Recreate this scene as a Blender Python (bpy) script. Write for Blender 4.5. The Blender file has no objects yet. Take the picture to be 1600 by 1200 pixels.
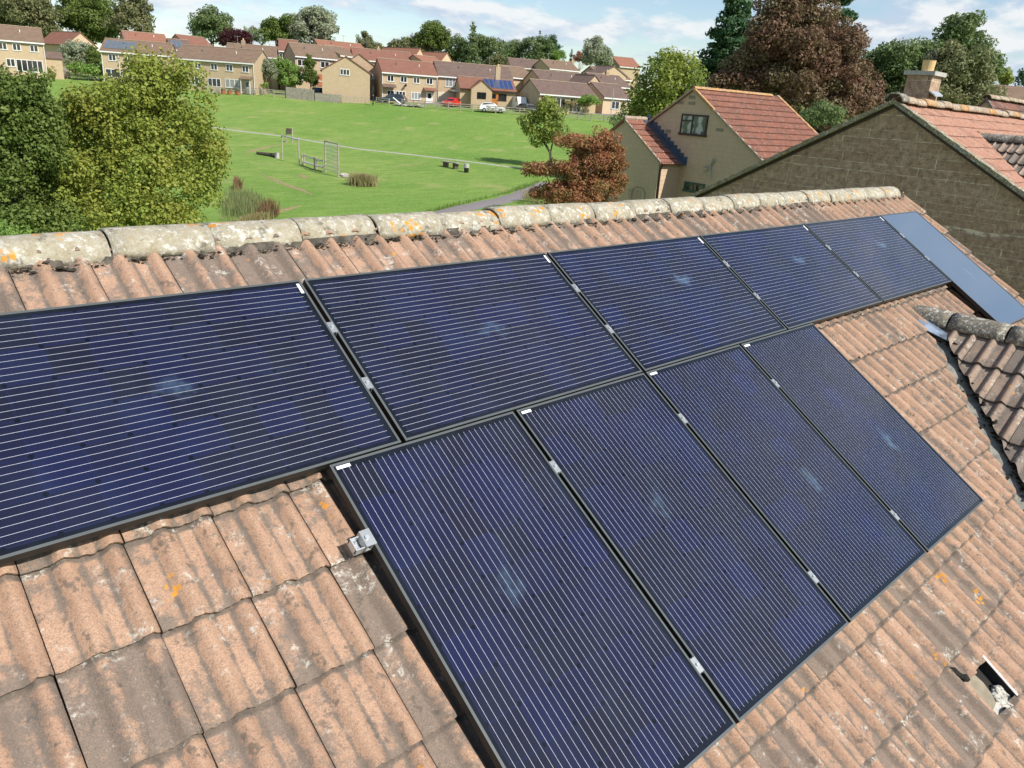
import bpy, bmesh, math, random
import numpy as np
from mathutils import Vector, Matrix
from math import radians as Rd, sin, cos, tan, pi, sqrt, atan2
random.seed(7); RNG = np.random.default_rng(7)
scn = bpy.context.scene; COL = scn.collection
# ------------------------------------------------------------------ camera model (world: x along our ridge, y across it, z up)
CAM = np.array([-3.4458513568, -2.4370437162, 1.4032605956]); FPX = 1197.58
RW = np.array([[0.7288491505, -0.6814399648, 0.0664717240], [-0.1910527548, -0.2956474806, -0.9359975492], [0.6574783347, 0.6695014127, -0.3456733976]])
FWD = np.array([RW[2][0], RW[2][1], 0]); FWD /= np.linalg.norm(FWD); LAT = np.array([FWD[1], -FWD[0], 0])
def ray(X, Y): return RW.T @ np.array([(X-800)/FPX, (Y-600)/FPX, 1.])
def att(X, Y, t): d = ray(X, Y); return CAM + d*t/(d @ FWD)          # point at horizontal distance t
def onx(X, Y, v): d = ray(X, Y); return CAM + d*(v-CAM[0])/d[0]
def ony(X, Y, v): d = ray(X, Y); return CAM + d*(v-CAM[1])/d[1]
def onplane(X, Y, P0, N): d = ray(X, Y); return CAM + d*(np.dot(P0-CAM, N)/np.dot(d, N))
def stw(s, t, z=0): p = CAM + LAT*s + FWD*t; return np.array([p[0], p[1], z])
TK = [(-200,-6.6),(0,-6.6),(50,-6.3),(70,-6.05),(80,-5.6),(92,-4.9),(100,-4.35),(120,-2.0),(138,0.05),(150,0.45),(210,4.5),(300,8.5),(600,13),(2500,18)]
def terr_t(t): return float(np.mean([np.interp(t+d, [k[0] for k in TK], [k[1] for k in TK]) for d in (-6,-3,0,3,6)]))
def terr(x, y):
    s = (x-CAM[0])*LAT[0] + (y-CAM[1])*LAT[1]; t = (x-CAM[0])*FWD[0] + (y-CAM[1])*FWD[1]
    w = max(0., min(1., (t-60)/60.))
    return terr_t(t) + 0.25*sin(s*.05+1)*w + .12*sin(t*.11)*sin(s*.07)*w
def ground(X, Y, t0=20, t1=400):
    t = t0
    while t < t1:
        p = att(X, Y, t)
        if p[2] <= terr(p[0], p[1]): return np.array([p[0], p[1], terr(p[0], p[1])])
        t += .25
    return p
# ------------------------------------------------------------------ object helpers
def tag(o, label=None, cat=None, group=None, kind=None):
    if label: o['label'] = label
    if cat: o['category'] = cat
    if group: o['group'] = group
    if kind: o['kind'] = kind
    return o
ORG = {}
def thing(name, loc, label, cat, group=None, rz=0.0):
    o = bpy.data.objects.new(name, None); COL.objects.link(o); o.empty_display_size = .3
    o.location = [float(v) for v in loc]; o.rotation_euler = (0, 0, rz); ORG[o] = np.array(loc, float)
    return tag(o, label, cat, group)
def mesh_obj(name, me, mat, parent=None):
    o = bpy.data.objects.new(name, me); COL.objects.link(o)
    if mat is not None: me.materials.append(mat)
    if parent: o.parent = parent
    return o
class MB:
    def __init__(s): s.v = []; s.f = []
    def box(s, x0, y0, z0, x1, y1, z1):
        b = len(s.v); s.v += [(x0,y0,z0),(x1,y0,z0),(x1,y1,z0),(x0,y1,z0),(x0,y0,z1),(x1,y0,z1),(x1,y1,z1),(x0,y1,z1)]
        s.f += [tuple(b+i for i in q) for q in ((0,3,2,1),(4,5,6,7),(0,1,5,4),(1,2,6,5),(2,3,7,6),(3,0,4,7))]; return s
    def quad(s, *p):
        b = len(s.v); s.v += [tuple(map(float, q)) for q in p]; s.f.append(tuple(range(b, b+len(p)))); return s
    def prism(s, pts, off):           # polygon extruded by vector
        n = len(pts); b = len(s.v); pts = [np.array(p, float) for p in pts]; off = np.array(off, float)
        s.v += [tuple(p) for p in pts] + [tuple(p+off) for p in pts]
        s.f.append(tuple(b+i for i in range(n))[::-1]); s.f.append(tuple(b+n+i for i in range(n)))
        for i in range(n): j = (i+1) % n; s.f.append((b+i, b+j, b+n+j, b+n+i))
        return s
    def tube(s, pts, r, n=8, cap=True):
        pts = [Vector([float(c) for c in p]) for p in pts]; rs = r if hasattr(r, '__len__') else [r]*len(pts); b0 = len(s.v)
        for i, p in enumerate(pts):
            d = (pts[min(i+1, len(pts)-1)]-pts[max(i-1, 0)]).normalized()
            a = d.cross(Vector((0,0,1)) if abs(d.z) < .9 else Vector((1,0,0))).normalized(); c = d.cross(a)
            for k in range(n):
                q = p + (a*cos(2*pi*k/n) + c*sin(2*pi*k/n))*rs[i]; s.v.append(tuple(q))
        for i in range(len(pts)-1):
            for k in range(n):
                s.f.append((b0+i*n+k, b0+i*n+(k+1) % n, b0+(i+1)*n+(k+1) % n, b0+(i+1)*n+k))
        if cap: s.f.append(tuple(b0+k for k in range(n))[::-1]); s.f.append(tuple(b0+(len(pts)-1)*n+k for k in range(n)))
        return s
    def build(s, name, mat, parent=None, world=False, bevel=0, smooth=False, fix=True):
        v = np.array(s.v, float)
        if parent is not None and world:
            o = np.zeros(3); q = parent
            while q is not None: o = o + ORG.get(q, np.zeros(3)); q = q.parent
            v = v - o
        me = bpy.data.meshes.new(name); me.from_pydata([tuple(p) for p in v], [], s.f)
        if fix or bevel:
            bm = bmesh.new(); bm.from_mesh(me); bmesh.ops.recalc_face_normals(bm, faces=bm.faces)
            if bevel: bmesh.ops.bevel(bm, geom=[e for e in bm.edges], offset=bevel, segments=1, affect='EDGES')
            bm.to_mesh(me); bm.free()
        if smooth: me.polygons.foreach_set('use_smooth', [True]*len(me.polygons))
        me.update(); return mesh_obj(name, me, mat, parent)
# ------------------------------------------------------------------ materials
class NT:
    def __init__(s, name, world=False):
        if world: s.m = bpy.data.worlds.new(name)
        else: s.m = bpy.data.materials.new(name)
        s.m.use_nodes = True; s.t = s.m.node_tree; s.t.nodes.clear(); s.m.use_fake_user = False
    def n(s, typ, ins=None, **kw):
        nd = s.t.nodes.new(typ)
        for k, v in kw.items(): setattr(nd, k, v)
        for k, v in (ins or {}).items():
            sk = nd.inputs[k]
            if isinstance(v, bpy.types.NodeSocket): s.t.links.new(v, sk)
            else: sk.default_value = v
        return nd
    def math(s, op, a, b=None, c=None, clamp=False):
        ins = {0: a}
        if b is not None: ins[1] = b
        if c is not None: ins[2] = c
        nd = s.n('ShaderNodeMath', ins, operation=op); nd.use_clamp = clamp; return nd.outputs[0]
    def mix(s, fac, a, b, mode='MIX'):
        nd = s.n('ShaderNodeMix', data_type='RGBA', blend_type=mode)
        for k, v in ((0, fac), (6, a), (7, b)):
            if isinstance(v, bpy.types.NodeSocket): s.t.links.new(v, nd.inputs[k])
            else: nd.inputs[k].default_value = v if k == 0 else (*v[:3], 1)
        return nd.outputs[2]
    def ramp(s, fac, lo, hi, a=0., b=1.):
        nd = s.n('ShaderNodeMapRange', {0: fac, 1: lo, 2: hi, 3: a, 4: b}); return nd.outputs[0]
    def coord(s, which='Object', scale=(1,1,1), rot=(0,0,0), loc=(0,0,0)):
        tc = s.n('ShaderNodeTexCoord'); return s.n('ShaderNodeMapping', {0: tc.outputs[which], 1: loc, 2: rot, 3: scale}).outputs[0]
    def noise(s, vec, scale, detail=4, rough=.55, out=0): return s.n('ShaderNodeTexNoise', {'Vector': vec, 'Scale': scale, 'Detail': detail, 'Roughness': rough}).outputs[out]
    def vor(s, vec, scale, out='Distance', feature='F1', rnd=1.): return s.n('ShaderNodeTexVoronoi', {'Vector': vec, 'Scale': scale, 'Randomness': rnd}, feature=feature).outputs[out]
    def bump(s, h, strength=.3, dist=.01): return s.n('ShaderNodeBump', {'Height': h, 'Strength': strength, 'Distance': dist}).outputs[0]
    def pbr(s, color, rough=.8, metal=0., spec=.3, normal=None, **extra):
        ins = {'Base Color': color if isinstance(color, bpy.types.NodeSocket) else (*color[:3], 1), 'Roughness': rough, 'Metallic': metal, 'Specular IOR Level': spec}
        if normal is not None: ins['Normal'] = normal
        ins.update(extra); return s.n('ShaderNodeBsdfPrincipled', ins).outputs[0]
    def out(s, sh):
        nd = s.t.nodes.new('ShaderNodeOutputWorld' if isinstance(s.m, bpy.types.World) else 'ShaderNodeOutputMaterial')
        s.t.links.new(sh, nd.inputs[0]); return s.m
def plain(name, col, rough=.6, metal=0., spec=.4, var=.12, nscale=6., bump=0., bscale=60):
    t = NT(name); c = t.coord(); f = t.noise(c, nscale)
    colr = t.mix(t.ramp(f, .3, .7), tuple(x*(1-var) for x in col), tuple(min(1, x*(1+var)) for x in col))
    nm = t.bump(t.noise(c, bscale), bump, .01) if bump else None
    return t.out(t.pbr(colr, rough, metal, spec, nm))
def lichen_layers(t, c, col, amt_w=.5, amt_o=.25, amt_d=.4, sc=1.):
    """real growth with a shape of its own: pale crusts, orange rosettes, dark spots"""
    w = t.noise(c, 9*sc, 3); w2 = t.vor(c, 38*sc); wob = t.math('ADD', w2, t.math('MULTIPLY', t.noise(c, 90*sc, 3), .5))
    mw = t.math('MULTIPLY', t.ramp(w, .62-.10*amt_w, .69-.09*amt_w), t.ramp(t.noise(c, 42*sc, 5, .8), .50, .60))
    col = t.mix(t.math('MULTIPLY', mw, .85), col, (.56,.53,.46))
    d = t.math('MULTIPLY', t.ramp(t.noise(c, 13*sc, 2, out=0), .66-.12*amt_d, .70-.1*amt_d), t.ramp(t.noise(c, 55*sc, 3), .42, .56))
    col = t.mix(t.math('MULTIPLY', d, .65), col, (.10,.09,.075))
    c2 = t.n('ShaderNodeMapping', {0: c, 1: (13.1, 7.7, 3.3)}).outputs[0]
    o = t.math('MULTIPLY', t.ramp(t.noise(c2, 5.5*sc, 2), .70-.14*amt_o, .73-.13*amt_o), t.ramp(t.math('ADD', t.vor(c2, 30*sc), t.math('MULTIPLY', t.noise(c2, 80*sc, 3), .6)), .75, .62))
    return t.mix(o, col, (.60,.27,.05))
def tile_mat(name, hot, warm, dirt, dirt_amt=.5, fine=1.):
    t = NT(name); c = t.coord()
    tone = t.n('ShaderNodeAttribute', attribute_name='tone').outputs['Fac']; pan = t.n('ShaderNodeAttribute', attribute_name='pan').outputs['Fac']
    tv = t.n('ShaderNodeCombineXYZ', {0: t.math('MULTIPLY', tone, 37.), 1: t.math('MULTIPLY', tone, 11.)}).outputs[0]
    cc = t.n('ShaderNodeVectorMath', {0: c, 1: tv}, operation='ADD').outputs[0]
    big = t.noise(cc, 3.2, 4, .6); med = t.noise(cc, 16, 7, .74); fin = t.noise(cc, 190*fine, 3, .7); sand = t.vor(cc, 420*fine)
    col = t.mix(t.ramp(big, .35, .65), hot, warm)
    col = t.mix(t.ramp(fin, .38, .62, 0, .55), col, tuple(x*.55 for x in warm))
    col = t.mix(t.ramp(sand, .0, .35, .35, 0), col, tuple(min(1, x*1.35) for x in hot))
    crease = t.n('ShaderNodeAttribute', attribute_name='crease').outputs['Fac']  # dirt in the roll creases plus the painted course shadow
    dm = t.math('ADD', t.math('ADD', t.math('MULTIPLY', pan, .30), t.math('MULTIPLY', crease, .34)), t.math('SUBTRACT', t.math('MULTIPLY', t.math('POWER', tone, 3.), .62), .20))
    dm = t.math('ADD', dm, t.math('ADD', t.ramp(med, .3, .7, -.34, .34), t.ramp(big, .3, .7, -.24, .24)))
    dmk = t.ramp(t.math('ADD', dm, dirt_amt-.635), 0.0, .24)
    dm2 = t.math('MULTIPLY', dmk, t.ramp(fin, .26, .56, .55, 1.))
    col = t.mix(t.math('MULTIPLY', dm2, .86), col, dirt)
    col = t.mix(t.math('MULTIPLY', t.ramp(t.noise(cc, 75, 4, .75), .54, .66), .55), col, tuple(x*.8 for x in dirt))
    col = t.mix(t.math('MULTIPLY', t.ramp(t.noise(cc, 48, 5, .8), .60, .70), .5), col, (.56,.50,.42))
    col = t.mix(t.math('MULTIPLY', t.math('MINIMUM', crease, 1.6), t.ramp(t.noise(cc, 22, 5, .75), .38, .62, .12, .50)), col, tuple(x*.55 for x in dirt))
    col = lichen_layers(t, cc, col, .5, .12, .45)
    sp1 = t.math('MULTIPLY', t.math('LESS_THAN', t.vor(cc, 120*fine), .26), t.ramp(t.noise(cc, 30, 3), .42, .58)); col = t.mix(t.math('MULTIPLY', sp1, .45), col, tuple(x*.6 for x in dirt))
    h = t.math('ADD', t.math('MULTIPLY', fin, .5), t.math('ADD', t.math('MULTIPLY', sand, .25), t.math('MULTIPLY', med, .6)))
    return t.out(t.pbr(col, .92, 0, .15, t.bump(h, .55, .006)))
M = {}
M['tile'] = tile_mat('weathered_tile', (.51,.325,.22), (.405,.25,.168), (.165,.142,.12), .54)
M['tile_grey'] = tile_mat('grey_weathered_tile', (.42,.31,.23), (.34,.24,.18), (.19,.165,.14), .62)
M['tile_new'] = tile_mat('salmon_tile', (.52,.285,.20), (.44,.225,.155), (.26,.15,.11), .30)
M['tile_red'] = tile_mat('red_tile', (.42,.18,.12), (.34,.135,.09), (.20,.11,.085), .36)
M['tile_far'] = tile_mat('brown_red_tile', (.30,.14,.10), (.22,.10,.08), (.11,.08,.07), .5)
def ridge_mat(name, base1, base2, amt_o, grey=0.):
    t = NT(name); c = t.coord(); b = t.noise(c, 5, 5, .65); fin = t.noise(c, 120, 3, .7); m = t.noise(c, 26, 3, .6)
    col = t.mix(t.ramp(b, .35, .65), base1, base2)
    col = t.mix(t.ramp(m, .45, .62, 0, .6), col, (.33,.27,.16))
    col = t.mix(t.ramp(fin, .4, .7, 0, .5), col, (.16,.14,.11))
    col = t.mix(t.math('MULTIPLY', t.ramp(t.noise(c, 30, 5, .8), .52, .60), t.ramp(t.noise(c, 6, 3), .40, .52)), col, (.60,.59,.53))
    col = t.mix(t.ramp(t.noise(c, 24, 5, .8), .60, .68, 0, .8), col, (.13,.115,.085))
    col = lichen_layers(t, c, col, .8, amt_o, .55, .8)
    return t.out(t.pbr(col, .95, 0, .1, t.bump(t.math('ADD', m, t.math('MULTIPLY', fin, .6)), .7, .01)))
M['ridge'] = ridge_mat('lichened_ridge', (.47,.43,.33), (.36,.325,.25), .85)
M['ridge_grey'] = ridge_mat('grey_ridge', (.20,.19,.165), (.13,.12,.105), .1)
M['verge'] = ridge_mat('mossy_verge', (.30,.25,.17), (.22,.19,.13), .5)
M['ridge_warm'] = ridge_mat('warm_ridge', (.42,.30,.21), (.36,.26,.19), .6)
M['ridge_orange'] = ridge_mat('orange_lichen_ridge', (.52,.25,.06), (.42,.20,.07), 1.6)
def stone_mat(name, c1, c2, mortar, bw=.42, bh=.16, msize=.010, rough_var=1., sc=1., blot=.5, irr=0.):
    t = NT(name); tc = t.n('ShaderNodeTexCoord').outputs['Object']; sep = t.n('ShaderNodeSeparateXYZ', {0: tc}).outputs
    hz = t.math('ADD', sep[0], sep[1]); vz = sep[2]
    if irr: vz = t.math('ADD', vz, t.math('ADD', t.math('MULTIPLY', t.math('SINE', t.math('MULTIPLY', vz, 7.3)), .06*irr), t.math('MULTIPLY', t.math('SINE', t.math('MULTIPLY', vz, 17.9)), .022*irr))); rowi = t.math('FLOOR', t.math('DIVIDE', vz, bh)); hz = t.math('ADD', hz, t.math('ADD', t.math('MULTIPLY', rowi, .77), t.math('MULTIPLY', t.math('SINE', t.math('ADD', t.math('MULTIPLY', hz, 3.1), t.math('MULTIPLY', rowi, 2.4))), .17*irr)))
    v = t.n('ShaderNodeCombineXYZ', {0: hz, 1: vz}).outputs[0]
    wob = t.n('ShaderNodeVectorMath', {0: t.noise(tc, 3.5, 3, out=1), 1: (.5,.5,.5)}, operation='SUBTRACT').outputs[0]
    v2 = t.n('ShaderNodeVectorMath', {0: wob, 3: .028}, operation='SCALE').outputs[0]
    v = t.n('ShaderNodeVectorMath', {0: v, 1: v2}, operation='ADD').outputs[0]
    br = t.n('ShaderNodeTexBrick', {'Vector': v, 'Color1': (0,0,0,1), 'Color2': (1,1,1,1), 'Mortar': (.5,.5,.5,1), 'Scale': 1., 'Mortar Size': msize, 'Mortar Smooth': .3, 'Bias': 0., 'Brick Width': bw, 'Row Height': bh})
    br.offset = .37; br.squash = .68; br.squash_frequency = 3
    rnd = br.outputs['Color']; n = t.noise(tc, 9*sc, 5, .65); n2 = t.noise(tc, 60*sc, 3, .7)
    col = t.mix(t.math('ADD', t.math('MULTIPLY', rnd, .5), t.math('MULTIPLY', n, .5)), c1, c2)
    col = t.mix(t.ramp(n, .35, .7, 0, blot), col, tuple(x*.5 for x in c1)); col = t.mix(t.ramp(t.noise(tc, 28*sc, 5, .75), .50, .64, 0, .7*blot), col, tuple(x*.42 for x in c1))
    spk = t.math('MULTIPLY', t.ramp(n2, .58, .66), t.ramp(t.noise(tc, 4*sc, 3), .45, .6)); col = t.mix(t.math('MULTIPLY', spk, .55*rough_var), col, mortar)
    mf = t.math('MULTIPLY', br.outputs['Fac'], t.ramp(t.noise(tc, 7*sc, 4, .7), .40, .60, .05, 1.)); col = t.mix(mf, col, mortar)
    h = t.math('ADD', t.math('MULTIPLY', n2, .7), t.math('MULTIPLY', br.outputs['Fac'], -1.))
    return t.out(t.pbr(col, .95, 0, .1, t.bump(h, .6, .015)))
M['stone_dark'] = stone_mat('dark_weathered_stone', (.42,.275,.185), (.62,.45,.32), (.74,.62,.47), .47, .135, .006, 2.2, 1., .95, 1.15)
M['stone_mid'] = stone_mat('buff_block_wall', (.56,.42,.28), (.62,.475,.325), (.50,.38,.265), .45, .2, .006, .2, 1., .12)
M['stone_far'] = stone_mat('sandy_block_wall', (.46,.345,.225), (.55,.425,.285), (.45,.345,.25), .45, .22, .010, .2, 1., .15)
M['stone_house'] = stone_mat('tan_block_wall', (.36,.27,.17), (.42,.32,.21), (.40,.34,.25), .45, .2, .01, .3, 1., .2)
def roof_far_mat(name, a, b, row=.33):
    t = NT(name); tc = t.n('ShaderNodeTexCoord').outputs['Object']; z = t.n('ShaderNodeSeparateXYZ', {0: tc}).outputs[2]
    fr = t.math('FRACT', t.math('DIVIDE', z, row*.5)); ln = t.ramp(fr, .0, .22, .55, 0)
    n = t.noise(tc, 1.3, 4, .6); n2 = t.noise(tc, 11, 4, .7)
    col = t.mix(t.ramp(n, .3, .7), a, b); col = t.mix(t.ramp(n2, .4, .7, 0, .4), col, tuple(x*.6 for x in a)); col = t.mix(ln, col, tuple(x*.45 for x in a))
    return t.out(t.pbr(col, .92, 0, .15, t.bump(t.math('ADD', n2, t.math('MULTIPLY', fr, -.8)), .5, .03)))
M['rf_brown'] = roof_far_mat('brown_far_roof', (.19,.13,.092), (.26,.18,.125))
M['rf_dark'] = roof_far_mat('dark_far_roof', (.15,.105,.088), (.21,.145,.118))
M['rf_red'] = roof_far_mat('red_brown_far_roof', (.23,.11,.078), (.29,.14,.10))
M['rf_orange'] = roof_far_mat('orange_far_roof', (.29,.135,.09), (.35,.165,.11))
M['white'] = plain('white_upvc', (.72,.72,.70), .4, var=.04)
M['cream'] = plain('cream_paint', (.62,.55,.42), .6, var=.08)
M['brownwood'] = plain('dark_brown_frame', (.035,.018,.014), .4, var=.2)
M['green_frame'] = plain('green_frame', (.04,.10,.07), .5)
M['oakdoor'] = plain('orange_wood_door', (.42,.16,.04), .5)
M['fence_wood'] = plain('grey_fence_timber', (.36,.32,.26), .9, var=.3, nscale=3, bump=.3)
M['lead'] = plain('blue_grey_lead', (.085,.115,.15), .45, metal=.3, var=.35, nscale=9, bump=.2)
M['lead_sheet'] = plain('weathered_lead_sheet', (.17,.21,.27), .45, metal=.1, var=.7, nscale=8, bump=.3)
M['gutter_trough'] = plain('valley_trough', (.23,.22,.185), .8, var=.4, nscale=14, bump=.5)
M['moss'] = plain('dark_moss', (.018,.016,.012), .98, var=.5, nscale=30, bump=.8, bscale=120)
M['moss_b'] = plain('brown_moss', (.06,.05,.035), .98, var=.5, nscale=30, bump=.8, bscale=120)
M['mortar'] = plain('dirty_mortar', (.105,.09,.072), .98, var=.45, nscale=22, bump=.9, bscale=90)
M['mortar_w'] = plain('pale_mortar', (.50,.48,.42), .95, var=.25, nscale=18, bump=.8, bscale=70)
M['alu'] = plain('mill_aluminium', (.46,.47,.47), .42, metal=.7, var=.08)
M['steel_br'] = plain('bright_steel', (.62,.64,.66), .36, metal=.6, var=.05)
M['frame'] = plain('dark_anodised_frame', (.022,.021,.020), .45, metal=0., var=.1, spec=.3)
M['lip_glint'] = plain('frame_lip_glint', (.11,.12,.118), .4, metal=.2, var=.1, spec=.5)  # paler than the frame, painting the glint along its top edge
M['dirt2'] = plain('dusty_underlay', (.27,.23,.165), .95, var=.25, nscale=12)
M['edge_pink'] = plain('pale_cut_edge', (.60,.50,.47), .8, var=.15, nscale=20)
M['black'] = plain('black_plastic', (.012,.012,.013), .5, var=.2)
M['label'] = plain('white_label', (.80,.81,.82), .5, var=.02)
M['felt'] = plain('roof_underlay', (.02,.018,.016), .95)
M['pot'] = plain('buff_clay_pot', (.60,.42,.20), .8, var=.1)
M['concrete'] = plain('pale_concrete', (.42,.40,.36), .9, var=.15, nscale=12, bump=.4)
M['asphalt'] = plain('grey_tarmac_path', (.22,.195,.19), .95, var=.15, nscale=8)
M['path_pale'] = plain('pale_gravel_path', (.36,.36,.29), .95, var=.2, nscale=4)
M['dirt'] = plain('dry_soil', (.27,.22,.10), 1., var=.25, nscale=3)
M['bark'] = plain('bark', (.10,.08,.06), .95, var=.4, nscale=6, bump=.6, bscale=20)
M['bark_pale'] = plain('pale_bark', (.24,.22,.17), .95, var=.3, nscale=6)
M['redcar'] = plain('red_car_paint', (.55,.03,.02), .25, var=.03, spec=.6)
M['whitecar'] = plain('white_car_paint', (.75,.76,.76), .25, var=.03, spec=.6)
M['bluecar'] = plain('dark_blue_car_paint', (.04,.06,.09), .25, var=.03, spec=.6)
M['greycar'] = plain('grey_car_paint', (.09,.10,.11), .25, var=.03, spec=.6)
M['tyre'] = plain('tyre_rubber', (.012,.012,.012), .9)
M['skin'] = plain('skin', (.45,.27,.19), .6)
M['cloth_dark'] = plain('dark_cloth', (.012,.014,.02), .9)
M['terracotta'] = plain('terracotta', (.40,.14,.07), .9)
M['steel_grey'] = plain('galvanised_steel', (.38,.40,.40), .5, metal=.5)
def glass_mat(name, col, curtain=None):
    t = NT(name); c = t.coord(); colr = (*col, 1)
    if curtain:
        w = t.n('ShaderNodeTexWave', {'Vector': c, 'Scale': 5., 'Distortion': 3., 'Detail': 2.}, bands_direction='X').outputs[1]; colr = t.mix(t.ramp(w, .2, .8), col, curtain)
    return t.out(t.pbr(colr, .08, 0, .6, **{'Coat Weight': .6, 'Coat Roughness': .03}))
M['glass'] = glass_mat('dark_window_glass', (.015,.018,.02)); M['glass_net'] = glass_mat('net_curtain_glass', (.08,.09,.09), (.42,.44,.43)); M['glass_room'] = glass_mat('curtained_window', (.03,.03,.02), (.16,.15,.13))
# PV cells: local x along the long side (0..1.65), y across (0..1)
def pv_mat(name, plainface=False):
    t = NT(name); tc = t.n('ShaderNodeTexCoord').outputs['Object']; s = t.n('ShaderNodeSeparateXYZ', {0: tc}).outputs
    rnd = t.n('ShaderNodeObjectInfo').outputs['Random']; P = .1572
    xx = t.math('DIVIDE', t.math('SUBTRACT', s[0], .038), P); yy = t.math('DIVIDE', t.math('SUBTRACT', s[1], .0284), P)
    ix, iy, fx, fy = t.math('FLOOR', xx), t.math('FLOOR', yy), t.math('FRACT', xx), t.math('FRACT', yy)
    inside = t.math('MULTIPLY', t.math('MULTIPLY', t.math('GREATER_THAN', xx, 0), t.math('LESS_THAN', xx, 10.)), t.math('MULTIPLY', t.math('GREATER_THAN', yy, 0), t.math('LESS_THAN', yy, 6.)))
    ax, ay = t.math('ABSOLUTE', t.math('SUBTRACT', fx, .5)), t.math('ABSOLUTE', t.math('SUBTRACT', fy, .5))
    gap = t.math('MAXIMUM', t.math('GREATER_THAN', ax, .4925), t.math('GREATER_THAN', ay, .4925)); dia = t.math('GREATER_THAN', t.math('ADD', ax, ay), .925)
    edge = t.math('MULTIPLY', t.math('MAXIMUM', t.math('GREATER_THAN', ax, .482), t.math('GREATER_THAN', ay, .482)), t.math('SUBTRACT', 1., gap))
    bus = t.math('LESS_THAN', t.math('ABSOLUTE', t.math('SUBTRACT', t.math('FRACT', t.math('MULTIPLY', yy, 5.)), .5)), .0185)
    bl = t.math('MULTIPLY', bus, t.math('MULTIPLY', t.math('GREATER_THAN', xx, -.06), t.math('LESS_THAN', xx, 10.06)))
    bl = t.math('MULTIPLY', bl, t.math('MULTIPLY', t.math('GREATER_THAN', yy, 0), t.math('LESS_THAN', yy, 6.)))
    cv = t.n('ShaderNodeCombineXYZ', {0: ix, 1: iy, 2: t.math('MULTIPLY', rnd, 91.)}).outputs[0]
    wn = t.n('ShaderNodeTexWhiteNoise', {0: cv}, noise_dimensions='3D').outputs[0]
    sm = t.noise(t.n('ShaderNodeVectorMath', {0: tc, 1: t.n('ShaderNodeCombineXYZ', {2: t.math('MULTIPLY', rnd, 50.)}).outputs[0]}, operation='ADD').outputs[0], 1.8, 2)
    k = t.math('ADD', t.math('MULTIPLY', t.math('POWER', wn, 2.4), .8), t.ramp(sm, .4, .7, -.1, .5))
    cell = t.mix(t.math('MULTIPLY', k, 1., clamp=True), (.0090,.0095,.021), (.0085,.0110,.046))
    fing = t.math('LESS_THAN', t.math('FRACT', t.math('MULTIPLY', fx, 78.)), .12); cell = t.mix(t.math('MULTIPLY', fing, .06), cell, (.25,.27,.33))
    cell = t.mix(t.math('MULTIPLY', edge, .35), cell, (.03,.04,.16))
    col = t.mix(t.math('MAXIMUM', gap, dia), cell, (.004,.005,.010)); col = t.mix(inside, (.006,.007,.012), col)
    if not plainface: col = t.mix(bl, col, (.56,.57,.64))
    else: col = t.mix(.95, col, (.09,.13,.19))  # lighter steel-blue base colour paints the reflected sky sheen
    # soft paler blue patch near the middle, over faint mottling
    off = t.n('ShaderNodeCombineXYZ', {0: t.math('ADD', .70, t.math('MULTIPLY', rnd, .35)), 1: t.math('ADD', .40, t.math('MULTIPLY', rnd, .22))}).outputs[0]
    dd = t.n('ShaderNodeVectorMath', {0: tc, 1: off}, operation='SUBTRACT').outputs[0]; dd = t.n('ShaderNodeVectorMath', {0: dd, 1: (1.,1.5,0)}, operation='MULTIPLY').outputs[0]
    ln = t.n('ShaderNodeVectorMath', {0: dd}, operation='LENGTH').outputs['Value']
    blob = t.math('MULTIPLY', t.ramp(t.math('ADD', ln, t.ramp(t.noise(tc, 14, 3), .3, .7, -.05, .05)), .10, .02), t.ramp(t.noise(tc, 9, 3), .35, .65))
    pale_mask = t.math('ADD', t.math('MULTIPLY', blob, .26), t.ramp(t.noise(tc, 3.2, 5, .6), .45, .85, 0, .035))
    col = t.mix(pale_mask, col, (.20,.34,.50))
    dots = t.math('MULTIPLY', t.math('LESS_THAN', t.vor(tc, 9), .018), t.math('GREATER_THAN', t.noise(tc, 3, 2), .5)); col = t.mix(dots, col, (.8,.8,.8))
    return t.out(t.pbr(col, .6, 0, .04, **{'Coat Weight': 1., 'Coat Roughness': .025 if not plainface else .10, 'Coat IOR': 1.42}))
M['pv'] = pv_mat('solar_cells'); M['pv_sheen'] = pv_mat('plain_sheen_cells', True)
def pv_small(name, a, b):
    t = NT(name); tc = t.coord(); s = t.n('ShaderNodeSeparateXYZ', {0: tc}).outputs
    g = t.math('MAXIMUM', t.math('GREATER_THAN', t.math('ABSOLUTE', t.math('SUBTRACT', t.math('FRACT', t.math('DIVIDE', s[0], .16)), .5)), .46), t.math('GREATER_THAN', t.math('ABSOLUTE', t.math('SUBTRACT', t.math('FRACT', t.math('DIVIDE', s[1], .16)), .5)), .46))
    return t.out(t.pbr(t.mix(g, a, b), .3, 0, .5, **{'Coat Weight': .6, 'Coat Roughness': .2}))
M['pv_far_grey'] = pv_small('far_grey_cells', (.10,.125,.15), (.3,.33,.36)); M['pv_far_blue'] = pv_small('far_blue_cells', (.02,.045,.15), (.08,.12,.25))
def leaf_mat(name, a, b, c3, transl=.3, rough=.55):
    t = NT(name); isl = t.n('ShaderNodeNewGeometry').outputs['Random Per Island']; cl = t.n('ShaderNodeAttribute', attribute_name='clump').outputs['Fac']
    col = t.mix(t.ramp(isl, 0, 1), a, b); col = t.mix(t.math('MULTIPLY', t.math('POWER', cl, 1.5), .8), col, c3)
    bs = t.pbr(col, rough, 0, .25); tr = t.n('ShaderNodeBsdfTranslucent', {0: t.mix(.5, col, tuple(min(1, x*1.6) for x in b))}).outputs[0]
    return t.out(t.n('ShaderNodeMixShader', {0: transl, 1: bs, 2: tr}).outputs[0])
L = {}
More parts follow.
